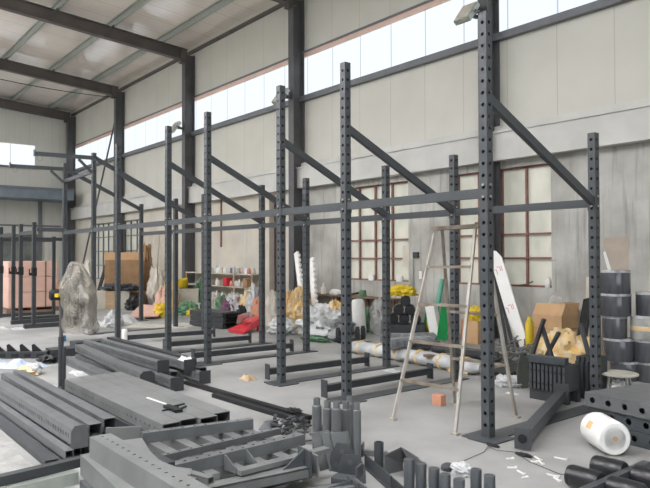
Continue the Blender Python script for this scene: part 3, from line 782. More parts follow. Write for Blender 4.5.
# standing tubes with narrow spigots
def spigot_tube(p, h, label, r=.037, m=STEEL_MID):
    t = MB().lathe([(r * .985, 0), (r, .006), (r, h - .06), (r * .72, h - .052), (r * .70, h - .006), (r * .66, h), (r * .50, h), (r * .50, h - .05)], n=20).build('spigot_tube', m, smooth=True)
    t.location = p
    return tag(t, label, 'tube', 'standing tubes with narrow tops')
for px, py, h, l in ((317, 457, .45, 'leftmost of six'), (327.5, 459, .44, 'second from left of six'), (336.5, 463, .46, 'third from left of six, in front'), (346, 460, .44, 'fourth from left of six'), (350, 452, .44, 'fifth from left of six, at the back')):
    spigot_tube(F(px, py, 0), h, 'upright grey steel tube with a narrow top, ' + l)
spigot_tube(F(357.5, 467, 0), .47, 'slimmest upright grey tube with a narrow top, rightmost of six', .028)

# bracket plates with holes at their feet
def holed_plate(p, size, rz, tilt, label):
    t = MB(); n = 8
    t.prism([(-.5 * size, 0, 0), (.5 * size, 0, 0), (.5 * size, 0, .55 * size), (.22 * size, 0, size), (-.3 * size, 0, size), (-.5 * size, 0, .6 * size)], (0, 0, 0), (0, .012, 0))
    for x, z in ((-.25, .25), (.25, .25), (-.05, .72)):
        t.tube((x * size, -.002, z * size), (x * size, .0, z * size), .1 * size, n=10)
    o = MB(); o.v = t.v[:]; o.f = t.f[:]
    r = thing('holed_plate', label, 'plate', p, (tilt, 0, rz))
    k = len(t.v) - 3 * 20
    a = MB().prism([(-.5 * size, 0, 0), (.5 * size, 0, 0), (.5 * size, 0, .55 * size), (.22 * size, 0, size), (-.3 * size, 0, size), (-.5 * size, 0, .6 * size)], (0, 0, 0), (0, .012, 0))
    a.build('plate', STEEL_DARK, r)
    for x, z in ((-.25, .25), (.25, .25), (-.05, .72)):
        MB().tube((x * size, -.003, z * size), (x * size, .0, z * size), .09 * size, n=10).build('bolt_head', STEEL, r)
    return r
holed_plate(F(341, 473, 0), .20, math.radians(20), math.radians(-14), 'grey bracket plate with holes leaning at the foot of the standing tubes, farther one')
holed_plate(F(352, 484, 0), .19, math.radians(55), math.radians(-10), 'grey bracket plate with holes leaning at the foot of the standing tubes, nearer one')
q = F(345, 492, 0)
tag(MB().box(q + Vector((0, 0, .05)), (.16, .10, .10), Matrix.Rotation(.5, 3, 'Z')).box(q + Vector((.05, .08, .13)), (.02, .1, .08), Matrix.Rotation(.5, 3, 'Z')).build('clamp_block', STEEL, loc=q, bevel=.004), 'grey clamp block at the bottom edge in front of the holed plates', 'block')
q = F(362, 455, .0)
t = thing('tee_bracket', 'small grey bracket lying just right of the slim standing tube', 'bracket', q, (0, 0, math.radians(40)))
MB().bb(-.04, .20, -.02, .02, .0, .04).build('arm', STEEL_PALE, t); MB().bb(.0, .012, -.05, .05, 0, .09).build('plate', STEEL, t)

# angle bracket with a short pipe, lower centre
q = F(381, 476, 0)
t = thing('angle_bracket', 'dark angle bracket with a welded pipe and a folded flap on the floor, lower centre', 'bracket', q)
def loc(p): return Vector(p) - q
a, b = F(371, 468, 0), F(398, 492, 0)
MB().bar(loc(a) + Vector((0, 0, .012)), loc(b) + Vector((0, 0, .012)), .11, .012).bar(loc(a) + Vector((-.04, -.02, .05)), loc(b) + Vector((-.04, -.02, .05)), .012, .09).build('angle', STEEL_DARK, t)
c = F(379, 470, 0); MB().lathe([(.035, .012), (.035, .20), (.026, .20), (.026, .15)], loc(c), n=18).build('pipe', STEEL, t, smooth=True)
f = [F(384, 456, .14), F(401, 448, .20), F(419, 459, .05), F(402, 463, .06)]
MB().prism([loc(p) for p in f], (0, 0, 0), (0, 0, .008)).prism([loc(f[1]), loc(f[2]), loc(f[2]) + Vector((.03, .05, -.045)), loc(f[1]) + Vector((.05, .1, -.19))], (0, 0, 0), (.006, .0, .0)).prism([loc(f[0]), loc(f[3]), loc(f[3]) - Vector((0, 0, .055)), loc(f[0]) - Vector((0, 0, .13))], (0, 0, 0), (.004, .006, 0)).build('flap', STEEL_MID, t)
a = F(383, 461, .02); tag(MB().bar(a, F(402, 461, .02), .03, .02).build('paper_strip', WHITE, loc=a), 'white strip of paper on the floor inside the angle bracket', 'strip')

# short upright tubes along the bottom edge
for px, py, z, l in ((409, 459, .24, 'first from the left'), (421, 463, .22, 'second from the left'), (434, 468, .21, 'third from the left'), (445, 474, .20, 'fourth from the left, before the third'), (459, 479, .19, 'fifth from the left'), (476, 469, .21, 'sixth from the left'), (489.5, 475, .20, 'rightmost')):
    p = F(px, py, z); o = MB().lathe([(.033, 0), (.035, .004), (.035, z - .004), (.032, z), (.0, z)], n=20).build('short_tube', STEEL, smooth=True)
    o.location = (p.x, p.y, 0); tag(o, 'short upright dark tube at the bottom edge, ' + l, 'tube', 'short tubes at the bottom edge')

# small litter between the tubes and the tall upright
q = F(452, 471, 0)
tag(MB().blob((0, 0, 0), (.09, .06, .05), 8, .4, 3).build('plastic_wad', WHITE_BAG, smooth=True), 'crumpled white plastic wad on the floor behind the short tubes', 'plastic').location = F(462, 474, 0)
tag(MB().lathe([(.03, 0), (.05, .004), (.05, .03), (.04, .04), (.02, .05)], n=16).build('wheel_hub', STEEL_DARK, smooth=True), 'small dark ring fitting on the floor beside the white plastic wad', 'fitting').location = F(448, 470, 0)
for k, (px, py, an, ln) in enumerate(((510, 459, 1.0, .06), (512, 468, .9, .07), (521, 473, -.4, .09), (525, 478, 1.3, .05), (538, 459, -.5, .10), (541, 463, -.6, .09), (553, 476, .2, .09), (557, 480, -.5, .09), (561, 459, .15, .10), (534, 462, .7, .05))):
    p = F(px, py, 0)
    o = MB().bb(-ln / 2, ln / 2, -.006, .006, 0, .008).bb(ln / 2 - .012, ln / 2, -.010, .010, .0, .012).build('cable_tie', WHITE)
    o.location = p; o.rotation_euler = (0, 0, an); tag(o, 'white cut cable tie scattered on the floor at lower right', 'cable tie', 'cut cable ties on the floor')
cp = [F(*c, .008) for c in ((453, 465), (470, 458), (484, 452), (488, 446), (496, 450), (514, 452), (530, 462), (560, 474), (590, 478))]
tag(MB().path(cp, .0025, 6).build('thin_cable', STEEL_DARK, loc=cp[0]), 'thin dark cable on the floor passing the foot of the tallest upright', 'cable')
tag(MB().blob((0, 0, 0), (.06, .02, .014), 3, .4, 3).build('black_scrap', BLACK, smooth=True), 'black scrap beside the base plate of the tallest upright', 'scrap').location = F(493, 446.5, .0)
tag(MB().blob((0, 0, 0), (.07, .03, .014), 9, .4, 3).build('black_scrap', BLACK, smooth=True), 'black scrap under the end of the square beam on the floor', 'scrap').location = F(524, 456, .0)

# square beam lying on the floor at the right
a, b = Vector((-2.99, 4.42, .095)), Vector((-3.62, 6.02, .105))
o = stock('square_beam', 'square grey beam lying on the floor with a black hole in its end plate', 'steel beam', a, b, .088, .10, STEEL, sides='', ends=(True, True))
R = MB().box((-.008, 0, 0), (.012, .125, .165)); R.build('end_plate', STEEL, o)
MB().tube((-.018, 0, 0), (-.013, 0, 0), .036, n=18).build('hole_plug', BLACK, o)
MB().box(((b - a).length + .008, 0, .02), (.012, .15, .20)).build('end_plate', STEEL, o)

# stack of long holed sections at the right edge
o0 = Vector((-2.92, 5.26, 0)); du = Vector((1, -.13, 0)).normalized(); dv = Vector((.13, 1, 0)).normalized()
GE = 'holed beams stacked at the right edge'
names = ('nearest the camera', 'second from the front', 'third from the front', 'fourth from the front', 'at the back')
for lay in range(3):
    for k in range(5):
        w = .156; c = o0 + dv * (w / 2 + k * w + (.02 if lay == 1 else 0)) + Vector((0, 0, .060 + .118 * lay))
        s0 = (.06, .0, -.02)[lay] + .012 * k
        stock('holed_beam', 'dark holed beam in the %s layer at the right edge, ' % ('bottom', 'middle', 'top')[lay] + names[k], 'steel beam', c + du * s0, c + du * 2.2, w - .004, .116,
              STEEL_MID if lay == 2 else STEEL, GE, sides='-y' if k == 0 else '', pitch=.15, r=.026, slot=1, ends=(True, True))

# big white foam roll
ax = Vector((-.80, .60, 0)).normalized(); c = F(615, 439, .135)
t = thing('foam_roll', 'large white foam roll with an amber mark lying before the holed beams', 'roll', (c.x, c.y, 0))
lc = Vector((0, 0, c.z))
MB().lathe([(.02, 0.006), (.118, 0), (.128, .012), (.131, .05), (.131, .30), (.126, .325), (.11, .335)], lc, ax, n=36).build('foam', FOAM, t, smooth=True)
for rr_ in (.055, .085, .105):
    MB().lathe([(rr_ - .003, -.001), (rr_ + .003, -.001), (rr_ + .003, .004), (rr_ - .003, .004)], lc, ax, n=30).build('winding', FOAM, t, smooth=True)
MB().lathe([(.015, -.003), (.022, -.002), (.022, .01)], lc, ax, n=14).build('core', WOOD, t, smooth=True)
side = ax.cross(Vector((0, 0, 1))).normalized()
b = MB()
for i in range(4):
    an0, an1 = math.radians(15 + 7 * i), math.radians(22 + 7 * i)
    for (x0, x1) in ((.14, .22),):
        P4 = []
        for xx, an in ((x0, an0), (x1, an0), (x1, an1), (x0, an1)):
            n_ = -side * -math.cos(an) + Vector((0, 0, 1)) * math.sin(an)
            n_ = n_ if n_.dot(Vector((.3, -1, 0))) > 0 else side * -math.cos(an) + Vector((0, 0, 1)) * math.sin(an)
            P4.append(lc + ax * xx + n_ * .1325)
        b.quad(*P4)
b.build('amber_mark', ORANGE, t)

# black leg rollers on a bar
c = Vector((-2.085, 4.12, 0))
t = thing('roller_bar', 'black padded leg rollers in two pairs on a flat bar at the lower right corner', 'rollers', c)
MB().bar((0, -.42, .085), (0, .42, .085), .05, .06).build('bar', STEEL, t)
for x0, sx in ((-.03, -1), (.03, 1)):
    for y in (.17, -.15):
        R_ = .074; L_ = .215
        MB().lathe([(.03, 0), (R_ * .9, .0), (R_, .012), (R_, L_ - .035), (R_ * .96, L_ - .03), (R_, L_ - .022), (R_ * .9, L_), (.02, L_ + .002)], (x0, y, .078), (sx, 0, 0), n=28).build('roller', BLACK_GLOSS, t, smooth=True)
        MB().tube((0, y, .078), (sx * .26, y, .078), .013, n=10).build('axle', STEEL, t)

# ================================================================== things further back
def S(p): return (Vector(p) - Vector((0, 0, EYE))).dot(FWD) / FOC          # metres per picture unit at a point
def FB(px, y, z=0.0):
    """point seen in picture column px, at distance y from the camera along the hall's width"""
    q = YP(px, 250, y); return Vector((q.x, y, z))
def face(p): return math.atan2(p.y, p.x) + PI / 2                          # heading whose local -Y looks back at the photographer
def place(o, p, rz=0.0, tilt=None):
    o.location = p; o.rotation_euler = (tilt or 0, 0, rz); return o

# ---- step ladder
FL, FR, RL, RR = Vector((-4.31, 4.30, 0)), Vector((-3.615, 4.355, 0)), Vector((-4.33, 5.22, 0)), Vector((-3.63, 5.26, 0))
TL, TR = Vector((-4.155, 4.74, 1.785)), Vector((-3.70, 4.76, 1.795))
t = thing('step_ladder', 'worn steel step ladder standing open between the rig uprights', 'ladder', FL)
def lp(mb, n, m_): mb.v = [v - FL for v in mb.v]; return mb.build(n, m_, t)
def mixp(a, b, k): return a + (b - a) * k
for a, b, m_ in ((FL, TL, LADDER_PALE), (FR, TR, LADDER_PALE), (RL, TL + Vector((.02, .07, 0)), LADDER_OLD), (RR, TR + Vector((.03, .07, 0)), LADDER_PALE)):
    lp(MB().bar(a, b, .026, .026), 'stile', m_)
    lp(MB().box(a + Vector((0, 0, .01)), (.07, .05, .02)), 'foot', LADDER_PALE)
for k, z in enumerate((.37, .73, 1.08, 1.43)):
    a, b = mixp(FL, TL, z / 1.79), mixp(FR, TR, z / 1.79)
    lp(MB().bar(a, b, .045, .025), 'step', LADDER_OLD)
for z in (.50, .98):
    a, b = mixp(RL, TL + Vector((.02, .07, 0)), z / 1.79), mixp(RR, TR + Vector((.03, .07, 0)), z / 1.79)
    lp(MB().bar(a, b, .03, .025), 'rear_rail', LADDER_OLD)
lp(MB().bar(TL + Vector((-.03, .03, .01)), TR + Vector((.05, .04, .01)), .13, .035), 'top_step', LADDER_OLD)
lp(MB().tube(TR + Vector((.0, .0, .02)), TR + Vector((.05, .09, .02)), .025, n=10), 'hinge', LADDER_OLD)
tag(MB().box((0, 0, .055), (.12, .08, .11)).build('brick', TERRACOTTA, bevel=.005), 'terracotta block on the floor beside the rear leg of the ladder', 'block').location = F(439, 405, 0)
sm = F(388, 373, 0); tag(MB().crumple(-.16, .16, -.06, .06, .03, 2, 10, 12).build('plastic_scrap', WHITE_BAG, smooth=True), 'white plastic scrap on the floor left of the ladder, by the spotter bar', 'scrap').location = sm + Vector((0, .12, 0))
tag(MB().crumple(-.12, .12, -.08, .08, .05, 5, 10, 12).build('cardboard_scrap', WOOD, smooth=True), 'torn tan cardboard scrap on the bare floor left of the second spotter bar', 'scrap').location = F(248, 379, 0)

# ---- pedestal fan wrapped in plastic
p = Vector((-7.66, 2.31, 0))
t = thing('pedestal_fan', 'tall pedestal fan shrouded in dusty plastic with a yellow tag, left of the rig', 'fan', p)
MB().lathe([(.17, 0), (.17, .015), (.05, .03), (.03, .06)], n=24).build('base', STEEL_DARK, t, smooth=True)
MB().tube((0, 0, .05), (0, 0, .62), .030).tube((.045, .02, .0), (.045, .02, .50), .022).build('pole', STEEL_DARK, t)
MB().tube((0, 0, .62), (0, 0, 1.05), .022).build('pole_extension', COLUMN, t)
nrm = (RIGHT * .87 + FWD * .42); nrm.z = 0; nrm.normalize()
hub = Vector((0, 0, 1.10)); ctr = hub + nrm * .16 + Vector((0, 0, .0))
MB().lathe([(.04, -.10), (.065, -.08), (.065, .05), (.04, .08)], hub - nrm * .03, nrm, n=20).build('motor', BLACK, t, smooth=True)
MB().tube(hub, ctr - nrm * .02, .02).build('shaft', STEEL_DARK, t)
e1 = Vector((0, 0, 1)); e2 = nrm.cross(e1)
cg = MB()
for off, R_ in ((-.07, .27), (0, .30), (.07, .27), (.08, .18), (-.08, .18)):
    ringp = [ctr + nrm * off + (e1 * math.cos(2 * PI * i / 28) + e2 * math.sin(2 * PI * i / 28)) * R_ for i in range(29)]
    cg.path(ringp, .006, 5)
for i in range(20):
    d_ = e1 * math.cos(2 * PI * i / 20) + e2 * math.sin(2 * PI * i / 20)
    cg.path([ctr + nrm * .08 + d_ * .05, ctr + nrm * .07 + d_ * .27, ctr + d_ * .30, ctr - nrm * .07 + d_ * .27, ctr - nrm * .08 + d_ * .05], .004, 4)
cg.build('guard', STEEL_DARK, t)
for i in range(3):
    d_ = e1 * math.cos(2 * PI * i / 3) + e2 * math.sin(2 * PI * i / 3); s_ = nrm.cross(d_)
    MB().prism([ctr + d_ * .05 - s_ * .03 - nrm * .02, ctr + d_ * .24 - s_ * .08 - nrm * .04, ctr + d_ * .25 + s_ * .07 + nrm * .04, ctr + d_ * .05 + s_ * .03 + nrm * .02], (0, 0, 0), nrm * .006).build('blade', STEEL, t)
# plastic shroud: a crumpled bag around guard, hanging down
bag = MB(); nu, nv = 40, 26
for j in range(nv + 1):
    v_ = j / nv; zz = 1.47 - v_ * .80
    wid = .10 + .27 * math.sin(min(1, v_ * 1.6 + .05) * PI * .55)
    if j == 0: wid = .04
    for i in range(nu):
        a_ = 2 * PI * i / nu
        k_ = 1 + .26 * noise.noise(Vector((math.cos(a_) * 2.2, math.sin(a_) * 2.2, v_ * 5))) + .14 * noise.noise(Vector((math.cos(a_) * 6, math.sin(a_) * 6, v_ * 9)))
        q = ctr + e2 * math.cos(a_) * wid * k_ + nrm * math.sin(a_) * (.06 + .13 * min(1, v_ * 3)) * k_ + nrm * .04 * v_
        bag.v.append(Vector((q.x, q.y, zz + .02 * noise.noise(Vector((a_, v_ * 3, 1))))))
for j in range(nv):
    for i in range(nu):
        k_ = (i + 1) % nu; bag.f.append((j * nu + i, j * nu + k_, (j + 1) * nu + k_, (j + 1) * nu + i))
bag.f.append(tuple(range(nu)))
bag.build('plastic_shroud', DUSTY_FILM, t, smooth=True)
q = hub + Vector((.02, -.04, .0)) + (-FWD) * .10
MB().box(hub + nrm * .0 - FWD * .10, (.05, .04, .04), Matrix.Rotation(.5, 3, 'Z')).build('yellow_tag', YELLOW, t)

# ---- far left: pallet of pink board packs
base = Vector((-20.0, 4.35, 0))
tag(MB().bb(-.05, 1.0, -.05, 1.35, 0, .05).bb(-.05, 1.0, -.05, .1, .05, .12).bb(-.05, 1.0, .58, .72, .05, .12).bb(-.05, 1.0, 1.2, 1.35, .05, .12).build('pallet', BROWN), 'low wooden pallet under the pink packs at the far left', 'pallet').location = base
for k, l in enumerate(('lowest', 'middle', 'topmost')):
    t = thing('foam_pack', 'pink pack on the pallet behind the squat racks, %s of three' % l, 'pack', base + Vector((.0, 0, .122 + .43 * k)), group='pink packs on the pallet')
    MB().bb(0, .95, 0, 1.3, 0, .425).build('pack', PINK, t, bevel=.02)
    for y_ in (.32, .97): MB().bb(-.006, .956, y_ - .02, y_ + .02, 0, .428).build('strap', BROWN, t)
p = F(51.5, 303, 0); tag(MB().box((0, 0, .38), (.5, .35, .76)).build('carton', CARD, bevel=.006), 'tall tan carton just right of the pink packs', 'box').location = p
p = F(58, 306, 0)

# ---- hooked brackets and film on the floor at far left
for k, px in enumerate((4, 16, 29, 41)):
    q = F(px, 358 - .1 * k, 0)
    t = thing('hook_bracket', 'dark toothed bracket on the floor at the left edge, %s of four' % ('first', 'second', 'third', 'last')[k], 'bracket', q, (0, 0, math.radians(62)), 'toothed brackets at the left edge')
    MB().bb(-.13, .10, -.07, .07, 0, .10).build('block', STEEL_DARK, t, bevel=.004)
    MB().prism([(-.12, -.02, .10), (.02, -.02, .10), (-.10, -.02, .215), (-.13, -.02, .20)], (0, 0, 0), (0, .03, 0)).build('tooth', BLACK, t)
    MB().bb(-.05, .06, -.073, -.069, .02, .07).build('slot', BLACK, t)
tag(MB().blob((0, 0, 0), (.20, .12, .06), 14, .5, 3).build('black_rag', BLACK, smooth=True), 'dark rag on the floor right of the toothed brackets', 'rag').location = F(48, 362, 0)
p = F(22, 366, 0); tag(MB().crumple(-.50, .55, -.20, .20, .10, 7, 26, 5, 0.6).build('film_bag', BLUE_BAG, smooth=True), 'pale blue crumpled film on the floor in front of the toothed brackets', 'plastic film').location = F(10, 366, 0)
tag(MB().blob((0, 0, 0), (.25, .11, .05), 22, .5, 3).build('film_bag', ORANGE, smooth=True), 'yellow crumpled film on the floor at the far left', 'plastic film').location = F(28, 373, 0)
tag(MB().blob((0, 0, 0), (.10, .07, .09), 25, .4, 3).build('film_bag', WHITE_BAG, smooth=True), 'small white bag on the floor between the yellow film and the fan', 'bag').location = F(36, 374, 0)
tag(MB().bar((-.3, 0, .012), (.3, 0, .012), .05, .024).build('steel_offcut', STEEL_DARK), 'dark steel offcut lying left of the fan pole', 'offcut').location = F(45, 357, 0)
for px, py, l in ((2, 327, 'at the left edge'), (17, 327, 'between two rack posts')):
    tag(MB().crumple(-.2, .2, -.1, .1, .05, px, 10, 8).build('plastic_scrap', WHITE_BAG, smooth=True), 'white plastic scrap on the floor far back, ' + l, 'scrap').location = F(px, py + 2, 0)
tag(MB().crumple(-.16, .16, -.07, .07, .03, 6, 10, 10).build('plastic_scrap', WHITE_BAG, smooth=True), 'white scrap on the floor between the fan and the middle stack', 'scrap').location = F(79, 374, 0)
tag(MB().crumple(-.16, .16, -.07, .07, .03, 16, 10, 10).build('plastic_scrap', WHITE_BAG, smooth=True), 'white scrap on the floor at the foot of the fan', 'scrap').location = F(52, 388, 0)
tag(MB().box((0, 0, .05), (.07, .05, .10)).build('blue_can', BLUE), 'small blue can on the floor right of the fan', 'can').location = F(64, 341, 0)

# ---- cartons, rags and sheets at mid left
p = Vector((-19.7, 7.9, 0)); rz = face(p)
tag(place(MB().bb(-.75, .65, -.3, .6, 0, .42).build('work_table', BROWN), p, rz), 'low brown crate under the large cardboard carton', 'crate')
t = thing('large_carton', 'large brown cardboard carton with an open lighter flap, left of the third upright', 'box', p + Vector((0, 0, .42)), (0, 0, rz))
MB().bb(-.5, .62, -.35, .45, 0, 1.0).build('carton', CARD_DARK, t, bevel=.01)
MB().prism([(-.5, -.36, .66), (.62, -.36, .66), (.66, -.50, 1.24), (-.56, -.50, 1.24)], (0, 0, 0), (0, .012, 0)).build('flap', CARD, t)
MB().bb(-.5, .62, -.354, -.35, .28, .33).build('tape', WOOD, t)
p2 = F(104, 300, 0)
tag(place(MB().blob((0, 0, 0), (.42, .25, .75), 31, .5, 2.5).build('crumpled_wrap', OFFWHITE, smooth=True), Vector((-20.9, 7.1, 0)), 0), 'crumpled pale wrapping heaped at the left of the large carton', 'wrapping')
p = F(146, 302, 0)
tag(MB().blob((0, 0, 0), (.24, .24, 1.15), 33, .35, 2.5).build('brown_sack', CARD_DARK, smooth=True), 'tall brown paper sack right of the large carton', 'sack').location = p
tag(MB().blob((0, 0, 0), (.33, .26, .72), 35, .4, 2.5).build('beige_sack', CREAM, smooth=True), 'beige heap of cloth right of the brown paper sack', 'sack').location = F(157, 306, 0)
tag(MB().blob((0, 0, 0), (.24, .2, .40), 37, .4, 2.5).build('pink_bag', PINK, smooth=True), 'pinkish bag in front of the beige heap', 'bag').location = F(162, 312, 0)
for k, (px, m_, l) in enumerate(((101, OFFWHITE, 'left'), (112, WOOD, 'middle'), (123, OFFWHITE, 'right'))):
    q = F(px, 308.5, 0); rz = face(q)
    tag(place(MB().box((0, 0, .26), (.36, .30, .52)).bb(-.02, .02, -.152, -.15, .0, .52).build('carton', m_, bevel=.006), q, rz), 'small pale carton in front of the large carton, %s of three' % l, 'box')
tag(MB().bar(YP(96, 300, 7.0), YP(107, 262, 7.6), .09, .06).build('black_bar', BLACK), 'black bar leaning beside the plastic shrouded fan', 'bar')
for k, (px, z) in enumerate(((110, .62), (125, .60))):
    tag(MB().blob((0, 0, 0), (.55, .3, .12), 41 + k, .4, 3).build('dark_rag', STEEL_DARK, smooth=True), 'dark cloth over the cartons, ' + ('left one' if k == 0 else 'right one'), 'cloth').location = F(px, 308, 0) + Vector((0, .1, .52))
p = F(133, 310, 0); tag(MB().blob((0, 0, 0), (.25, .2, .25), 44, .4, 3).build('black_bag', BLACK, smooth=True), 'small black bag beside the pale cartons', 'bag').location = p
a = [F(128, 318, .05), F(158, 317, .05), F(163, 307, .12), F(141, 305, .12)]
tag(MB().prism(a, (0, 0, 0), (0, 0, .03)).bb(-.001 + a[3].x, a[3].x + .1, a[3].y, a[3].y + .1, 0, .12).bb(a[0].x + .2, a[0].x + .3, a[0].y + .2, a[0].y + .3, 0, .05).build('pink_board', PINK, loc=a[0]), 'pinkish board lying on blocks on the floor beyond the third upright', 'board')
tag(MB().crumple(-.75, .75, -.42, .42, .2, 17, 26, 3.5, .5).build('white_sheet', WHITE_BAG, smooth=True), 'white crumpled plastic sheet on the floor right of the fan', 'plastic sheet').location = F(108, 324, 0)
tag(MB().blob((0, 0, 0), (.22, .18, .22), 46, .35, 3).build('white_bag', WHITE_BAG, smooth=True), 'round white bag on the floor beside the white crumpled sheet', 'bag').location = F(114, 327, 0)
tag(MB().lathe([(.045, 0), (.05, .01), (.05, .24), (.04, .26)], n=18).build('white_pot', WHITE, smooth=True), 'small white pot on the floor just right of the third upright', 'pot').location = F(124.5, 344, 0)
tag(MB().crumple(-1.0, 1.0, -.35, .35, .03, 19, 20, 3, .75).build('pale_sheet', OFFWHITE, smooth=True), 'pale flat sheet on the floor between the third and fourth uprights', 'sheet').location = F(148, 326, 0)
tag(MB().crumple(-.5, .5, -.2, .2, .05, 23, 16, 4, .7).build('pale_sheet', WHITE_BAG, smooth=True), 'small pale sheet on the floor between the fourth and fifth uprights', 'sheet').location = F(193, 325, 0)
for px, py, w_, h_, m_, l, n_ in ((161, 317, .22, .22, YELLOW, 'yellow toy-like plastic piece on the floor left of the fourth upright', 'yellow_piece'), (170, 312, .3, .5, ORANGE, 'amber bag right of the beige heap', 'amber_bag'),
        (188, 315, .35, .22, GREEN_SOFT, 'green plastic heap under the white crates', 'green_heap'), (192, 316, .2, .12, YELLOW, 'yellow scrap beside the green heap', 'yellow_scrap')):
    tag(MB().blob((0, 0, 0), (w_, w_ * .7, h_), px, .35, 3).build(n_, m_, smooth=True), l, 'plastic').location = F(px, py, 0)
p = Vector((-16.65, 8.5, 0)); rz = face(p)
t = thing('white_crate', 'white crate on the floor under a cream crate beside the steel column', 'crate', p, (0, 0, rz))
MB().bb(-.32, .36, -.25, .25, 0, .22).bb(-.34, .38, -.27, .27, .19, .22).build('crate', WHITE, t, bevel=.008)
tag(place(MB().bb(-.28, .26, -.22, .22, 0, .40).bb(-.30, .28, -.24, .24, .36, .40).build('cream_crate', CREAM, bevel=.008), p + Vector((0, 0, .222)), rz), 'cream crate standing on the white crate beside the steel column', 'crate')
tag(place(MB().lathe([(.11, 0), (.13, .02), (.16, .24), (.165, .26), (.15, .26), (.12, .05)], n=22).build('yellow_bucket', YELLOW, smooth=True), p + Vector((-.16, -.05, .624)), 0, .25), 'yellow bucket tilted on top of the cream crate', 'bucket')
tag(MB().blob((0, 0, 0), (.22, .2, .5), 52, .4, 3).build('green_bag', GREEN_SOFT, smooth=True), 'green plastic bag right of the white crates', 'bag').location = F(200, 310, 0)

# ---- shelf with bottles along the wall
SHX0, SHX1 = -18.9, -14.95
t = thing('wall_shelf', 'three-tier pale shelf of small bottles along the wall', 'shelf', (SHX0, 9.7, 0))
for z in (1.03, .66, .28):
    MB().bb(0, SHX1 - SHX0, -.14, .18, z - .03, z).build('shelf_board', OFFWHITE, t)
for x in (.02, 1.2, SHX1 - SHX0 - 1.0, SHX1 - SHX0 - .05):
    MB().bb(x, x + .05, -.155, -.14, 0, 1.05).build('shelf_post', WOOD, t)
bot = {}
def bottle(kind, m_):
    pr = {'jar': [(.055, 0), (.06, .01), (.06, .11), (.045, .13), (.045, .16), (0, .16)], 'bottle': [(.04, 0), (.045, .01), (.045, .13), (.018, .17), (.018, .21), (0, .21)], 'can': [(.06, 0), (.06, .15), (.055, .155), (0, .155)]}[kind]
    return MB().lathe(pr, n=12).build(kind, m_, smooth=True)
protos = [('jar', WHITE), ('bottle', WHITE), ('can', SILVER), ('jar', PALE_RED), ('bottle', BLUE_BAG), ('can', BROWN), ('jar', OFFWHITE)]
made = {}
rr = random.Random(12)
LV = {1.03: ('top', 20), .66: ('middle', 16), .28: ('lowest', 14)}
KN = {'jar': 'jar', 'bottle': 'bottle', 'can': 'can'}
CN = {WHITE: 'white', SILVER: 'silver', PALE_RED: 'reddish', BLUE_BAG: 'pale blue', BROWN: 'brown', OFFWHITE: 'cream'}
for z, (nm, n_) in LV.items():
    xs_ = [SHX0 + 1.0 + (SHX1 - SHX0 - 1.15) * (i + rr.uniform(.2, .8)) / n_ for i in range(n_)]
    for i, x in enumerate(xs_):
        kd, m_ = protos[rr.choice([0, 0, 1, 1, 2, 3, 4, 5, 6])]
        key = (kd, m_.name)
        if key in made: o = made[key].copy(); COL.objects.link(o)
        else: o = bottle(kd, m_); made[key] = o
        o.location = (x, 9.7 + rr.uniform(-.06, .08), z)
        tag(o, 'small %s %s among others on the %s board of the wall shelf' % (CN[m_], KN[kd], nm), kd, 'small containers on the wall shelf')
for x, m_, l in ((-16.4, RED, 'red'), (-15.3, CARD_DARK, 'brown')):
    tag(MB().box((0, 0, .12), (.22, .18, .24)).build('small_box', m_, bevel=.01), '%s box on the middle board of the wall shelf' % l, 'box').location = (x, 9.62, .66)
for px, py, w_, h_, m_, l in ((228, 308, .35, .28, PURPLE, 'mauve cloth bundle'), (234, 313, .4, .35, WHITE_BAG, 'white bag'), (222, 311, .3, .3, GREEN_SOFT, 'green bag'), (247, 312, .3, .4, ORANGE, 'amber bag'), (253, 309, .3, .5, WHITE_BAG, 'tall white bag'), (214, 312, .3, .3, OFFWHITE, 'cream bag'), (240, 309, .3, .3, PALE_RED, 'pink bag'), (243, 316, .25, .2, BLACK, 'black bag'), (258, 313, .3, .3, TERRACOTTA, 'tan bag')):
    tag(MB().blob((0, 0, 0), (w_ * .72, w_ * .5, h_), px, .4, 3).build(l.replace(' ', '_'), m_, smooth=True), l + ' on the floor in front of the wall shelf', 'bag').location = FB(px, 8.75 - .12 * (py % 3))
tag(MB().tube(YP(221, 195, 9.925), YP(221, 247, 9.925), .03, n=8).build('rusty_pipe', RUST, loc=YP(221, 221, 9.9)), 'short rusty pipe fixed upright on the plaster wall above the shelf', 'pipe')
# beige sheets leaning on the wall by the far windows
for k in range(4):
    x = -22.9 + .62 * k
    t = MB().bb(-.28, .28, -.02, .02, 0, 2.45)
    for q in range(5): t.bb(-.25 + .11 * q, -.20 + .11 * q, -.035, -.02, 0, 2.45)
    tag(place(t.build('ribbed_sheet', CREAM), Vector((x, 9.62, .0)), 0, math.radians(-5)), 'beige ribbed sheet leaning on the far wall behind the sacks, %s from the left' % ('first', 'second', 'third', 'fourth')[k], 'sheet', 'ribbed sheets on the wall')

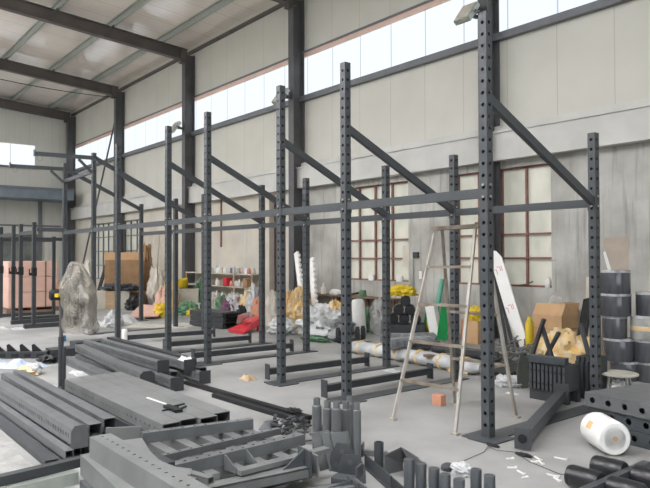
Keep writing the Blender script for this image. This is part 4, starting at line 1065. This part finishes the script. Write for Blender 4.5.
# ---- black cases and the red sheet
p = Vector((-12.45, 6.98, 0))
for k, l in enumerate(('lowest', 'middle', 'topmost')):
    t = thing('black_case', 'long black case on the floor beyond the fifth upright, %s of three' % l, 'case', p + Vector((.03 * (k == 1), 0, .118 * k)), (0, 0, math.radians(9)), 'stacked black cases')
    MB().bb(-.60, .55, -.22, .22, 0, .112).build('case', STEEL_DARK, t, bevel=.008)
    MB().prism([(.55, -.20, .01), (.64, -.20, .02), (.60, -.20, .056), (.64, -.20, .09), (.55, -.20, .10)], (0, 0, 0), (0, .40, 0)).build('end_cap', BLACK, t)
q = [F(228, 331.5, .02), F(243, 334.5, .0), F(262, 324, .14), F(262, 316.5, .28), F(247, 320, .18)]
r_ = MB().prism(q, (0, 0, 0), (0, 0, .025))
r_.prism([q[0], q[1], q[1] - Vector((0, 0, .0)), q[0] + Vector((.1, .1, .05))], (0, 0, 0), (.02, .0, .06))
r_.bb(q[2].x - .05, q[2].x, q[2].y - .1, q[2].y - .05, 0, .15)
tag(r_.build('red_sheet', RED, loc=q[0]), 'red plastic sheet lying propped on the floor beside the black cases', 'sheet')
q = [F(236, 324, .1), F(247, 317, .3), F(248, 312, .45), F(238, 315, .35)]
tag(MB().prism(q, (0, 0, 0), (.02, .05, 0)).build('white_card', WHITE, loc=q[0]), 'white card propped behind the red sheet', 'card')

# ---- between the door and the second window
for (x0, y0, x1, y1, l) in ((304, 303, 296, 253, 'taller one beside the column'), (315, 297, 311, 259, 'shorter one behind the upright')):
    a, b = YP(x0, y0, 9.0), YP(x1, y1, 9.45); L = (b - a).length
    if l[0] == 't': a = Vector((a.x, a.y, 0)); L = (b - a).length
    else: a = Vector((a.x, a.y, 0)); L = (b - a).length
    mbx = MB().bb(0, L, -.09, .05, -.03, .03)
    for i in range(int(L / .14)): mbx.bb(.05 + .14 * i, .12 + .14 * i, -.14, -.09, -.03, .03)
    o = mbx.build('foam_corner_strip', FOAM); o.matrix_world = frame(a, b, (0, -1, 0))
    tag(o, 'white notched foam strip leaning on the wall, ' + l, 'foam strip')
for px, py, w_, d_, h_, m_, l, n_ in ((293, 327, .34, .3, .22, ORANGE, 'lower amber sack left of the sixth upright', 'amber_sack'), (288, 320, .28, .25, .42, CARD, 'tan sack behind the lower amber sack', 'tan_sack'), (299, 323, .22, .25, .5, ORANGE, 'taller amber sack beside the sixth upright', 'amber_sack'),
        (272, 330, .20, .16, .5, CREAM, 'cream carton lining standing by the doorway', 'cream_bag'), (281, 334, .30, .22, .2, WHITE_BAG, 'white bag on the floor before the amber sacks', 'white_bag')):
    tag(MB().blob((0, 0, 0), (w_, d_, h_), px, .3, 3).build(n_, m_, smooth=True), l, 'bag').location = F(px, py, 0)
p = F(322, 337, 0)
tag(MB().blob((0, 0, 0), (.52, .36, .36), 61, .5, 2.6, 40, 26).build('plastic_heap', WHITE_BAG, smooth=True), 'large heap of white crumpled plastic between two uprights', 'plastic heap').location = p
tag(MB().blob((0, 0, 0), (.30, .22, .22), 63, .5, 2.6, 34, 20).build('plastic_heap', GREY_FILM, smooth=True), 'grey crumpled plastic heap right of the large white heap', 'plastic heap').location = F(346, 333, 0)
tag(MB().blob((0, 0, 0), (.22, .18, .35), 64, .4, 3).build('amber_bag', ORANGE, smooth=True), 'amber bag peeping over the white plastic heap', 'bag').location = F(335, 325, 0)
tag(MB().blob((0, 0, 0), (.35, .12, .05), 65, .5, 4).build('green_strands', GREEN_SOFT, smooth=True), 'green plastic strands on the floor before the white plastic heap', 'plastic').location = F(316, 341, 0)
for k, (px, py) in enumerate(((338, 341), (357.5, 340), (363, 339))):
    o = MB().lathe([(.042, 0), (.045, .005), (.045, .20), (.035, .205), (.035, .24), (0, .24)], n=16).build('tube_stub', STEEL_DARK, smooth=True)
    place(o, F(px, py, 0)); tag(o, 'dark upright tube stub beside the seventh upright, %s of three' % ('left', 'middle', 'right')[k], 'tube', 'tube stubs on the floor')
tag(MB().blob((0, 0, 0), (.42, .14, .06), 66, .5, 4).build('black_straps', BLACK, smooth=True), 'black straps on the floor around the tube stubs', 'straps').location = F(352, 344, 0)
o = MB().lathe([(.12, 0), (.13, .02), (.13, .62), (.10, .68), (.03, .69)], n=20).build('foam_bolster', FOAM, smooth=True)
place(o, F(360, 334, 0), 0, .08); tag(o, 'upright white foam bolster below the barred window', 'bolster')
tag(MB().blob((0, 0, 0), (.14, .12, .30), 68, .4, 3).build('green_bag', GREEN_SOFT, smooth=True), 'green plastic bag right of the white foam bolster', 'bag').location = F(370, 332, 0)
tag(MB().blob((0, 0, 0), (.20, .15, .42), 69, .3, 3).build('clear_bag', GREY_BAG, smooth=True), 'pale clear bag between the green bag and the back upright', 'bag').location = F(379, 334, 0)

# low wall bench
t = thing('wall_bench', 'low narrow bench along the wall under the barred window', 'bench', (-12.7, 9.78, 0))
MB().bb(0, 3.0, -.14, .14, .585, .62).build('bench_top', BROWN, t)
for x in (.08, 1.0, 2.0, 2.9): MB().bb(x, x + .06, -.12, -.06, 0, .585).bb(x, x + .06, .05, .11, 0, .585).build('bench_leg', BROWN, t)
tag(MB().lathe([(.06, 0), (.065, .01), (.065, .14), (.02, .20), (.02, .26), (0, .26)], n=14).build('white_bottle', WHITE, smooth=True), 'white bottle on the low wall bench', 'bottle').location = (-12.1, 9.75, .62)
tag(MB().blob((0, 0, 0), (.18, .1, .08), 71, .3, 3).build('white_cloth', WHITE, smooth=True), 'white cloth on the low wall bench', 'cloth').location = (-11.65, 9.75, .62)
t = thing('hand_tool', 'dark green tool with a long spout on the low wall bench', 'tool', (-10.7, 9.75, .62))
MB().lathe([(.08, 0), (.09, .01), (.08, .13), (.05, .14)], n=14).build('body', GREEN_SOFT, t, smooth=True); MB().tube((-.06, 0, .08), (-.40, -.02, .03), .03, .02).build('spout', BLACK, t)
for px, l, m_ in ((371, 'white packet on the sill of the barred window, left one', WHITE), (399, 'white mug on the sill of the barred window, right one', WHITE)):
    q = YP(px, 281, 9.98); tag(MB().box((0, 0, .06), (.16, .06, .12)).build('packet', m_, bevel=.01), l, 'packet').location = (q.x, 10.0, .97)

# socket and conduit on the wall
q = YP(416, 255, 9.93)
t = thing('wall_socket', 'dark socket box with a thin conduit on the bare concrete pier', 'socket', (q.x, 9.95, q.z))
MB().bb(-.07, .07, -.05, 0, -.06, .06).build('box', STEEL_DARK, t, bevel=.006); MB().tube((-.08, -.02, .0), (-.08, -.02, -.70), .012, n=8).build('conduit', ZINC, t); MB().bb(-.40, -.20, -.006, 0, -.25, .20).build('patch', CREAM, t)
q = YP(421, 275, 9.93); tag(MB().box((0, -.02, 0), (.08, .04, .16)).build('switch_plate', WHITE, bevel=.005), 'small white switch plate on the pier below the socket', 'switch').location = (q.x, 9.95, q.z)

# ---- black rollers in a rack with a yellow bag on top
p = Vector((-8.86, 9.2, 0)); rz = face(p)
t = thing('roller_crate', 'low dark crate under the black foam rollers by the wall', 'crate', p, (0, 0, rz))
MB().bb(-.38, .40, -.26, .26, 0, .20).build('crate', STEEL_DARK, t, bevel=.01)
R3 = Matrix.Rotation(rz, 3, 'Z')
for k, (x, z, l) in enumerate(((-.20, .302, 'bottom left'), (.02, .302, 'bottom middle'), (.25, .302, 'bottom right'), (-.09, .480, 'middle row left'), (.13, .480, 'middle row right'), (.0, .655, 'top'))):
    o = MB().lathe([(.02, 0), (.09, .0), (.10, .012), (.10, .45), (.09, .462), (.02, .462)], (0, -.23, 0), (0, 1, 0), n=22)
    o.lathe([(.025, -.004), (.028, -.003), (.028, .0)], (0, -.23, 0), (0, 1, 0), n=12)
    o = o.build('foam_roller', BLACK_GLOSS, smooth=True); place(o, p + R3 @ Vector((x, 0, z)), rz)
    tag(o, 'black foam roller in the stack by the wall, ' + l, 'roller', 'black foam rollers by the wall')
tag(place(MB().blob((0, 0, 0), (.28, .2, .13), 73, .4, 3).build('yellow_bag', YELLOW, smooth=True), p + Vector((-.08, 0, .742)), rz), 'bright yellow bag on top of the black foam rollers', 'bag')
tag(place(MB().blob((0, 0, 0), (.12, .1, .34), 74, .4, 3).build('yellow_bag', YELLOW, smooth=True), p + R3 @ Vector((-.54, -.10, 0)), rz), 'yellow bag wedged at the left of the black foam rollers', 'bag')

# ---- wrapped bundles on the floor before the rollers
def bundle(a, b, r, m_, seed, label, cat='wrapped bundle', flat=.7, name='wrapped_bundle'):
    a, b = Vector(a), Vector(b); L = (b - a).length; mb = MB(); n = 16; k = 22
    for j in range(k + 1):
        x = L * j / k; e = 1 if 0 < j < k else .6
        for i in range(n):
            an = 2 * PI * i / n; w = 1 + .16 * noise.noise(Vector((x * 4, math.cos(an) * 1.5 + seed, math.sin(an) * 1.5)))
            mb.v.append(Vector((x, math.cos(an) * r * w * e, math.sin(an) * r * w * e * flat)))
    for j in range(k):
        for i in range(n):
            q = (i + 1) % n; mb.f.append((j * n + i, j * n + q, (j + 1) * n + q, (j + 1) * n + i))
    mb.f.append(tuple(reversed(range(n)))); mb.f.append(tuple(k * n + i for i in range(n)))
    o = mb.build(name, m_, smooth=True); o.matrix_world = frame(a, b)
    return tag(o, label, cat)
up_ = Vector((0, 0, 1))
bundle(F(382, 350, 0) + up_ * .08, F(433, 349, 0) + up_ * .08, .13, GREY_FILM, 1, 'grey film wrapped bundle on the floor, nearest of the pile by the rollers')
bundle(F(380, 343, 0) + up_ * .08, F(436, 342, 0) + up_ * .08, .13, GREY_FILM, 2, 'grey film wrapped bundle on the floor, middle of the pile by the rollers')
bundle(F(386, 344, .26) , F(432, 341, .26), .12, GREY_FILM, 3, 'grey film wrapped bundle lying on top of the pile by the rollers')
for k, (z0, px0) in enumerate(((.33, 412), (.22, 408))):
    a, b = F(px0, 338 - 4 * k + 6, z0 - .06), F(px0 + 26, 337 - 4 * k + 6, z0 - .06)
    if k == 0: tag(MB().bar(a + up_ * .02, b + up_ * .02, .16, .03).build('steel_plate', STEEL, loc=a), 'bare grey steel plate lying on the wrapped bundles behind the ladder', 'plate')
o = bundle(F(350, 352, 0) + up_ * .10, F(482, 376, 0) + up_ * .10, .11, WHITE_BAG, 5, 'long white film wrapped bundle on the floor behind the ladder', flat=.85)
L_ = (F(482, 376, 0) - F(350, 352, 0)).length
for k in range(6):
    x = L_ * (.10 + .16 * k); MB().lathe([(.113, 0), (.116, .01), (.116, .03), (.113, .04)], (x, 0, -.0), (1, 0, 0), n=16).build('amber_tape', ORANGE, o, smooth=True)
bundle(F(432, 352, 0) + up_ * .07, F(500, 362, 0) + up_ * .07, .09, STEEL_DARK, 6, 'dark bundle lying behind the long white bundle', flat=.8)
tag(MB().bar(F(425, 356, .17), F(486, 352, .17), .10, .03).bb(F(445, 354, 0).x - .04, F(445, 354, 0).x + .04, F(445, 354, 0).y - .04, F(445, 354, 0).y + .04, 0, .16).build('plank', BROWN, loc=F(450, 352, 0)), 'brown plank lying over the bundles behind the ladder', 'plank')

# ---- green boards, teal tube and oddments under the first window
for (px0, px1, y0, y1, l) in ((423, 432, 333, 303, 'left and smaller one'), (437, 446, 340, 304, 'right and taller one')):
    a = F((px0 + px1) / 2, y0, 0); sc = S(a); w_ = (px1 - px0) * sc * 1.1; h_ = (y0 - y1) * sc
    t = thing('green_board', 'green and white board leaning behind the ladder, ' + l, 'board', a, (math.radians(-10), math.radians(-8), face(a)))
    MB().bb(-w_ / 2, w_ / 2, -.03, .03, 0, h_).build('board', GREEN, t); MB().prism([(-w_ / 2, -.034, .1), (-w_ / 5, -.034, .05), (w_ / 2, -.034, h_ * .55), (w_ / 2, -.034, h_ * .72), (-w_ / 2, -.034, h_ * .5)], (0, 0, 0), (0, .003, 0)).build('white_band', WHITE, t)
a = F(430, 335, 0); tag(MB().box((0, 0, .30), (.22, .10, .60), Matrix.Rotation(-.22, 3, 'Y')).build('white_sheet', WHITE), 'white panel between the two green boards', 'board').location = F(434, 338, .0)
q = YP(439, 280, 9.75); tag(MB().tube((q.x + .03, 9.5, 0), (q.x, 9.85, 1.06), .05, n=12).build('teal_tube', TEAL, loc=(q.x, 9.5, 0)), 'teal plastic tube leaning on the wall behind the ladder', 'tube')
for px, py, w_, h_, m_, l, n_, c_ in ((466, 340, .09, .38, TERRACOTTA, 'terracotta pipe piece standing behind the tallest upright', 'clay_pipe', 'pipe'), ):
    tag(MB().lathe([(w_, 0), (w_, h_), (w_ * .7, h_), (w_ * .7, h_ - .1)], n=16).build(n_, m_, smooth=True), l, c_).location = F(px, py, 0)
tag(MB().blob((0, 0, 0), (.07, .06, .20), 75, .4, 3).build('purple_cloth', PURPLE, smooth=True), 'purple cloth beside the terracotta pipe', 'cloth').location = F(475, 341, 0)
tag(MB().blob((0, 0, 0), (.15, .12, .15), 76, .4, 3).build('yellow_bag', YELLOW, smooth=True), 'yellow bag on a small carton behind the tallest upright', 'bag').location = FB(475, 9.15, .401)
tag(MB().box((0, 0, .2), (.30, .26, .40)).build('carton', CARD, bevel=.006), 'small tan carton behind the tallest upright, under the yellow bag', 'box').location = FB(475, 9.15)
tag(MB().blob((0, 0, 0), (.22, .15, .12), 77, .4, 3).build('amber_bag', ORANGE, smooth=True), 'amber bag on the floor left of the tallest upright', 'bag').location = F(462, 372, 0)
for k in range(3):
    a, b = F(440 + 10 * k, 351, .0) + up_ * .25, F(490 + 6 * k, 347, 0) + up_ * (.26)
tag(MB().bar(F(446, 350, .20), F(498, 354, .20), .08, .06).build('steel_offcut', STEEL, loc=F(470, 349, 0)), 'grey steel offcut lying high behind the ladder', 'offcut')
q = YP(548, 284, 10.0); tag(MB().lathe([(.045, 0), (.05, .01), (.05, .12), (.03, .15), (.03, .19), (0, .19)], n=14).build('white_bottle', WHITE, smooth=True), 'white bottle on the window sill above the cardboard box', 'bottle').location = (q.x, 10.0, .97)
a = [Vector((YP(px, 286, 9.98).x, 9.98, z)) for px, z in ((512, .98), (520, 1.0), (527, 1.02), (533, 1.07))]
tag(MB().path(a, .014, 6).path([a[1], a[1] + Vector((.2, .01, -.005))], .010, 6).build('dry_twig', BROWN, loc=a[0]), 'dry brown twig on the window sill', 'twig')

# ---- white board and bars leaning at the first window
a, b = Vector((-6.00, 8.93, 0.0)), YP(494, 251, 9.40); L = (b - a).length
t = thing('white_board', 'long white board with red print leaning between the tallest upright and the box', 'board', a)
t.matrix_world = frame(a, b, (0.2, -1, .1)); W_ = .105
MB().prism([(0, -W_, -.015), (L - .18, -W_, -.015), (L - .03, -W_ * .4, -.015), (L, 0, -.015), (L - .03, W_ * .45, -.015), (L - .12, W_, -.015), (0, W_, -.015)], (0, 0, 0), (0, 0, .03)).build('board', WHITE, t)
for k, x in enumerate((L - .38, L - 1.12)):
    m_ = MB()
    for (u, v, du_, dv_) in ((0, -.05, .10, .012), (0, -.02, .08, .012), (.05, .01, .012, .05), (-.03, .05, .10, .012), (.02, .075, .012, .03)):
        m_.box((x + u, v, .0165), (du_, dv_, .003))
    m_.build('red_print', PALE_RED, t)
for k, (x0, y0, x1, y1) in enumerate(((508, 352, 495, 276), (514, 353, 498, 284), (519, 352, 503, 300), (504, 352, 492, 290))):
    a, b = F(x0, y0, 0), YP(x1, y1, 9.45)
    tag(MB().bar(a + up_ * .02, b, .045, .03).build('angle_bar', STEEL_DARK, loc=a), 'dark angle bar leaning beside the white board, %s of four' % ('first', 'second', 'third', 'fourth')[k], 'bar', 'dark bars leaning by the white board')
# heap of brackets between upright and plate stack
rr = random.Random(9); c = F(505, 362, 0); b = MB()
for i in range(110):
    o = c + RIGHT * rr.uniform(-.30, .42) + Vector((-FWD.x, -FWD.y, 0)) * rr.uniform(-.25, .25) + up_ * (rr.uniform(.01, .36) * rr.uniform(.5, 1))
    an = rr.uniform(0, 2 * PI); l = rr.uniform(.06, .22)
    b.bar(o, o + Vector((l * math.cos(an), l * math.sin(an), rr.uniform(-.04, .08))), rr.uniform(.02, .05), rr.uniform(.008, .018))
tag(b.build('bracket_heap', STEEL_PALE, loc=c), 'heap of loose grey brackets right of the tallest upright', 'brackets', kind='stuff')
for k, (z, m_, l) in enumerate(((.03, CARD_DARK, 'brown'), (.075, BLACK, 'black'))):
    a, b = F(497, 374, z), F(526, 366, z); tag(MB().bar(a, b, .30, .04).build('board_offcut', m_, loc=a), l + ' board offcut under the heap of loose brackets', 'board')
tag(MB().blob((0, 0, 0), (.17, .13, .08), 81, .35, 3).build('white_bag', WHITE_BAG, smooth=True), 'white bag on the floor in front of the heap of loose brackets', 'bag').location = F(509, 386, 0)
tag(MB().crumple(-.07, .07, -.03, .03, .02, 3, 8, 20).build('paper_scrap', WHITE, smooth=True), 'white paper scrap on the floor left of the plate stack', 'scrap').location = F(513, 394, 0)

# ---- open cardboard box
p = Vector((-6.02, 9.2, 0))
t = thing('open_carton', 'open brown cardboard box against the wall with its flaps up', 'box', p)
W_, D_, H_ = .52, .48, .58
MB().bb(0, W_, 0, .008, 0, H_).bb(0, W_, D_ - .008, D_, 0, H_).bb(0, .008, 0, D_, 0, H_).bb(W_ - .008, W_, 0, D_, 0, H_).bb(0, W_, 0, D_, 0, .01).build('carton', CARD, t)
MB().prism([(.0, 0, H_), (W_, 0, H_), (W_ + .02, .07, H_ + .18), (.03, .07, H_ + .18)], (0, 0, 0), (0, .008, 0)).build('flap', CARD, t)
MB().prism([(W_, 0, H_), (W_, D_, H_), (W_ - .05, D_ + .01, H_ + .18), (W_ - .05, .09, H_ + .18)], (0, 0, 0), (-.008, 0, 0)).build('flap', CARD, t)
MB().prism([(0, D_, H_), (W_, D_, H_), (W_, D_ + .06, H_ + .18), (0, D_ + .06, H_ + .18)], (0, 0, 0), (0, -.008, 0)).build('flap', CARD_DARK, t)
MB().bb(0, W_, -.002, 0, H_ * .62, H_ * .63).bb(W_, W_ + .002, 0, D_, H_ * .60, H_ * .64).build('tape', CARD_DARK, t)
tag(MB().blob((0, 0, 0), (.19, .17, .56), 83, .25, 2.5, flat=True, amp2=.12).build('clear_film', FILM, smooth=True), 'clear plastic film bulging out of the open cardboard box', 'plastic film').location = p + Vector((.28, .25, .012))
tag(MB().lathe([(.06, 0), (.065, .01), (.065, .46), (.03, .52), (.03, .56)], n=14).build('yellow_bottle', YELLOW, smooth=True), 'tall yellow bottle between the white board and the open box', 'bottle').location = F(529.5, 352, 0)
# amber film heap, black board
tag(MB().blob((0, 0, 0), (.34, .22, .34), 85, .35, 2.6, 34, 20).build('amber_film', ORANGE, smooth=True), 'amber and white film bag in front of the open box', 'film bag').location = F(562, 368, 0)
tag(MB().blob((0, 0, 0), (.22, .2, .26), 86, .35, 2.6, 30, 18).build('white_film', WHITE_BAG, smooth=True), 'whitish film bag left of the amber film bag', 'film bag').location = F(551, 364, 0)
tag(MB().blob((0, 0, 0), (.22, .2, .28), 87, .35, 2.6, 30, 18).build('amber_film', ORANGE, smooth=True), 'amber film bag just left of the last back upright', 'film bag').location = F(584, 370, 0)
a, b = YP(578, 345, 8.95), YP(588.5, 299, 9.72); a = Vector((a.x, a.y, 0))
mbb = MB().bar(a, b, .15, .05, (0, -1, 0)); tag(mbb.build('black_board', BLACK, loc=a), 'black board leaning on the wall between the box and the last upright', 'board')
a, b = YP(590, 345, 9.84), YP(590, 277, 9.93); a = Vector((b.x, a.y, 0)); tag(MB().bar(a, b, .11, .03, (0, -1, 0)).build('pale_board', CREAM, loc=a), 'narrow pale board leaning on the wall behind the last upright', 'board')

# ---- stacked plates between the square beam and the last back upright
p = Vector((-4.03, 6.10, 0))
for y, l in ((.02, 'front'), (.22, 'rear')):
    tag(MB().bb(0, .44, -.03, .03, 0, .115).bb(.06, .14, -.032, -.03, .03, .08).bb(.28, .36, -.032, -.03, .03, .08).build('base_channel', STEEL_DARK), 'dark channel on the floor under the row of bracket plates, %s one' % l, 'channel').location = p + Vector((0, y, 0))
for k in range(9):
    t = thing('bracket_plate', 'dark bracket plate standing in the row on the channels, %s from the left' % ('first', 'second', 'third', 'fourth', 'fifth', 'sixth', 'seventh', 'eighth', 'last')[k], 'plate', p + Vector((.02 + .048 * k, 0, .117)), group='bracket plates standing in a row')
    MB().bb(0, .010, -.04, .28, 0, .27).bb(0, .030, -.045, -.035, .01, .26).build('plate', STEEL, t)
    MB().tube((.020, -.052, .07), (.020, -.045, .07), .009, n=8).build('bolt', BLACK, t); MB().tube((.020, -.052, .20), (.020, -.045, .20), .009, n=8).build('bolt', BLACK, t)
tag(place(MB().bb(0, .40, -.05, .05, 0, .07).build('top_bar', STEEL), p + Vector((-.02, .04, .39)), math.radians(8)), 'grey bar lying on top of the row of bracket plates', 'bar')
for k in range(4):
    o = MB().bb(0, .04, -.13, .15, 0, .45).bb(.0, .04, -.15, -.13, .05, .40).build('thick_plate', STEEL_DARK, bevel=.004); o.location = (-3.72 + .055 * k, 6.62, 0)
    tag(o, 'thick dark plate standing left of the last back upright, %s of four' % ('first', 'second', 'third', 'last')[k], 'plate', 'thick plates beside the last upright')
for k, (x0, y0, x1, y1) in enumerate(((532, 356, 544, 319), (549, 356, 539, 325), (543, 354, 554, 333), (582, 358, 573, 324))):
    yy = 6.52
    a, b = YP(x0, y0, yy), YP(x1, y1, yy)
    d = (b - a); a2 = a - d * (a.z / d.z)
    if k == 0: a2 = a2 + Vector((0, .02, 0))
    tag(MB().bar(Vector((a2.x, yy + .05 * k, 0.0)), Vector((b.x, yy + .05 * k, b.z)), .05, .03).build('flat_rod', STEEL_DARK if k < 3 else STEEL, loc=(a2.x, yy, 0)), 'flat steel rod sticking up behind the bracket plates, %s from the left' % ('first', 'second', 'third', 'fourth')[k], 'rod')
q = F(524, 388, 0)
t = thing('leaning_plate', 'greenish grey steel plate leaning at the left of the row of bracket plates', 'plate', q, (math.radians(-8), 0, face(q) + .5))
MB().prism([(-.04, 0, 0), (.08, 0, 0), (.11, 0, .20), (.08, 0, .42), (-.02, 0, .36), (-.07, 0, .22)], (0, 0, 0), (0, .014, 0)).build('plate', GREEN_STEEL, t)
MB().tube((.06, -.002, .30), (.06, -.0, .30), .022).build('hole', BLACK, t); MB().tube((.02, -.002, .14), (.02, 0, .14), .022).build('hole', BLACK, t)

# ---- film wrapped rolls at the right edge
FILM_RIM = mat('milky_film', (200, 202, 204), 0.25, 0, 0.2, 9, 0.3, 20, spec=0.6, rgb2=(120, 122, 126))
def roll(p, z, r, h, m_, label, band=False):
    o = MB().lathe([(r * .35, .0), (r * .97, 0), (r, .012), (r, h - .012), (r * .97, h), (r * .30, h), (r * .30, h - .06)], n=34).build('rubber_roll', m_, smooth=True)
    o.location = (p.x, p.y, z); tag(o, label, 'roll', 'film wrapped rolls at the right edge')
    MB().lathe([(r * .80, h), (r * .99, h - .001), (r * 1.006, h - .012), (r * 1.004, h - .03), (r * .99, h - .02), (r * .8, h + .0008)], n=34).build('film_rim', FILM_RIM, o, smooth=True)
    if band: MB().lathe([(r * 1.002, 0), (r * 1.01, .005), (r * 1.01, .05), (r * 1.002, .055)], (0, 0, h * .38), n=34).build('amber_band', ORANGE, o, smooth=True)
    return o
A = F(618, 379, 0); B = F(649, 381, 0)
zz = 0
for k, (dx, r, h, l) in enumerate(((.09, .175, .235, 'lowest'), (.015, .18, .275, 'second from the bottom'), (-.035, .145, .272, 'the smaller one amid'), (-.02, .18, .275, 'second from the top'), (-.025, .18, .285, 'topmost'))):
    roll(A + RIGHT * dx, zz, r, h, ROLL_FILM, 'film wrapped black roll in the taller stack by the concrete wall, ' + l); zz += h + .001
ztop = zz
zz = 0
for k, (dx, r, h, m_, l) in enumerate(((.03, .175, .24, ROLL_FILM, 'black film wrapped roll in the shorter stack at the right edge, lowest'), (.0, .175, .27, ROLL_FILM, 'black film wrapped roll in the shorter stack at the right edge, second from the bottom'), (.0, .20, .285, GREY_BAG, 'whitish wrapped roll with an amber band in the shorter stack'), (.04, .175, .285, ROLL_FILM, 'black film wrapped roll on top of the shorter stack at the right edge'))):
    roll(B + RIGHT * dx, zz, r, h, m_, l, band=(k == 2)); zz += h + .001
q0 = A + RIGHT * (-.03) + Vector((0, .0, ztop))
t = thing('tan_board', 'tan board with a white strip standing on the topmost film wrapped roll', 'board', q0, (math.radians(-9), 0, face(A)))
MB().prism([(-.165, 0, 0), (.03, 0, 0), (.125, 0, .36), (.10, 0, .41), (-.165, 0, .41)], (0, 0, 0), (0, .02, 0)).build('board', TAN_BOARD, t)
MB().prism([(.035, .0, 0), (.075, .0, 0), (.125, 0, .22), (.10, 0, .24)], (0, 0, 0), (0, .018, 0)).build('white_strip', WHITE, t)
# low stool and white foam block
q = F(619, 373, .27); q.z = 0
t = thing('low_stool', 'low round grey stool behind the holed beams', 'stool', q)
MB().lathe([(.18, .25), (.195, .255), (.195, .27), (.18, .275), (0, .275)], n=30).build('seat', OFFWHITE, t, smooth=True)
for k in range(4):
    an = PI / 4 + k * PI / 2 + .3; MB().tube((.15 * math.cos(an), .15 * math.sin(an), 0), (.12 * math.cos(an), .12 * math.sin(an), .25), .014, n=10).build('leg', SILVER, t)
tag(MB().blob((0, 0, 0), (.10, .10, .12), 91, .2, 3).build('foam_lump', FOAM, smooth=True), 'white foam lump under the low stool', 'foam').location = q
tag(MB().box((0, 0, .09), (.10, .10, .18)).build('foam_block', FOAM, bevel=.01), 'white foam block beside the foot of the last back upright', 'foam').location = F(590, 396, 0) + Vector((.0, .25, 0))
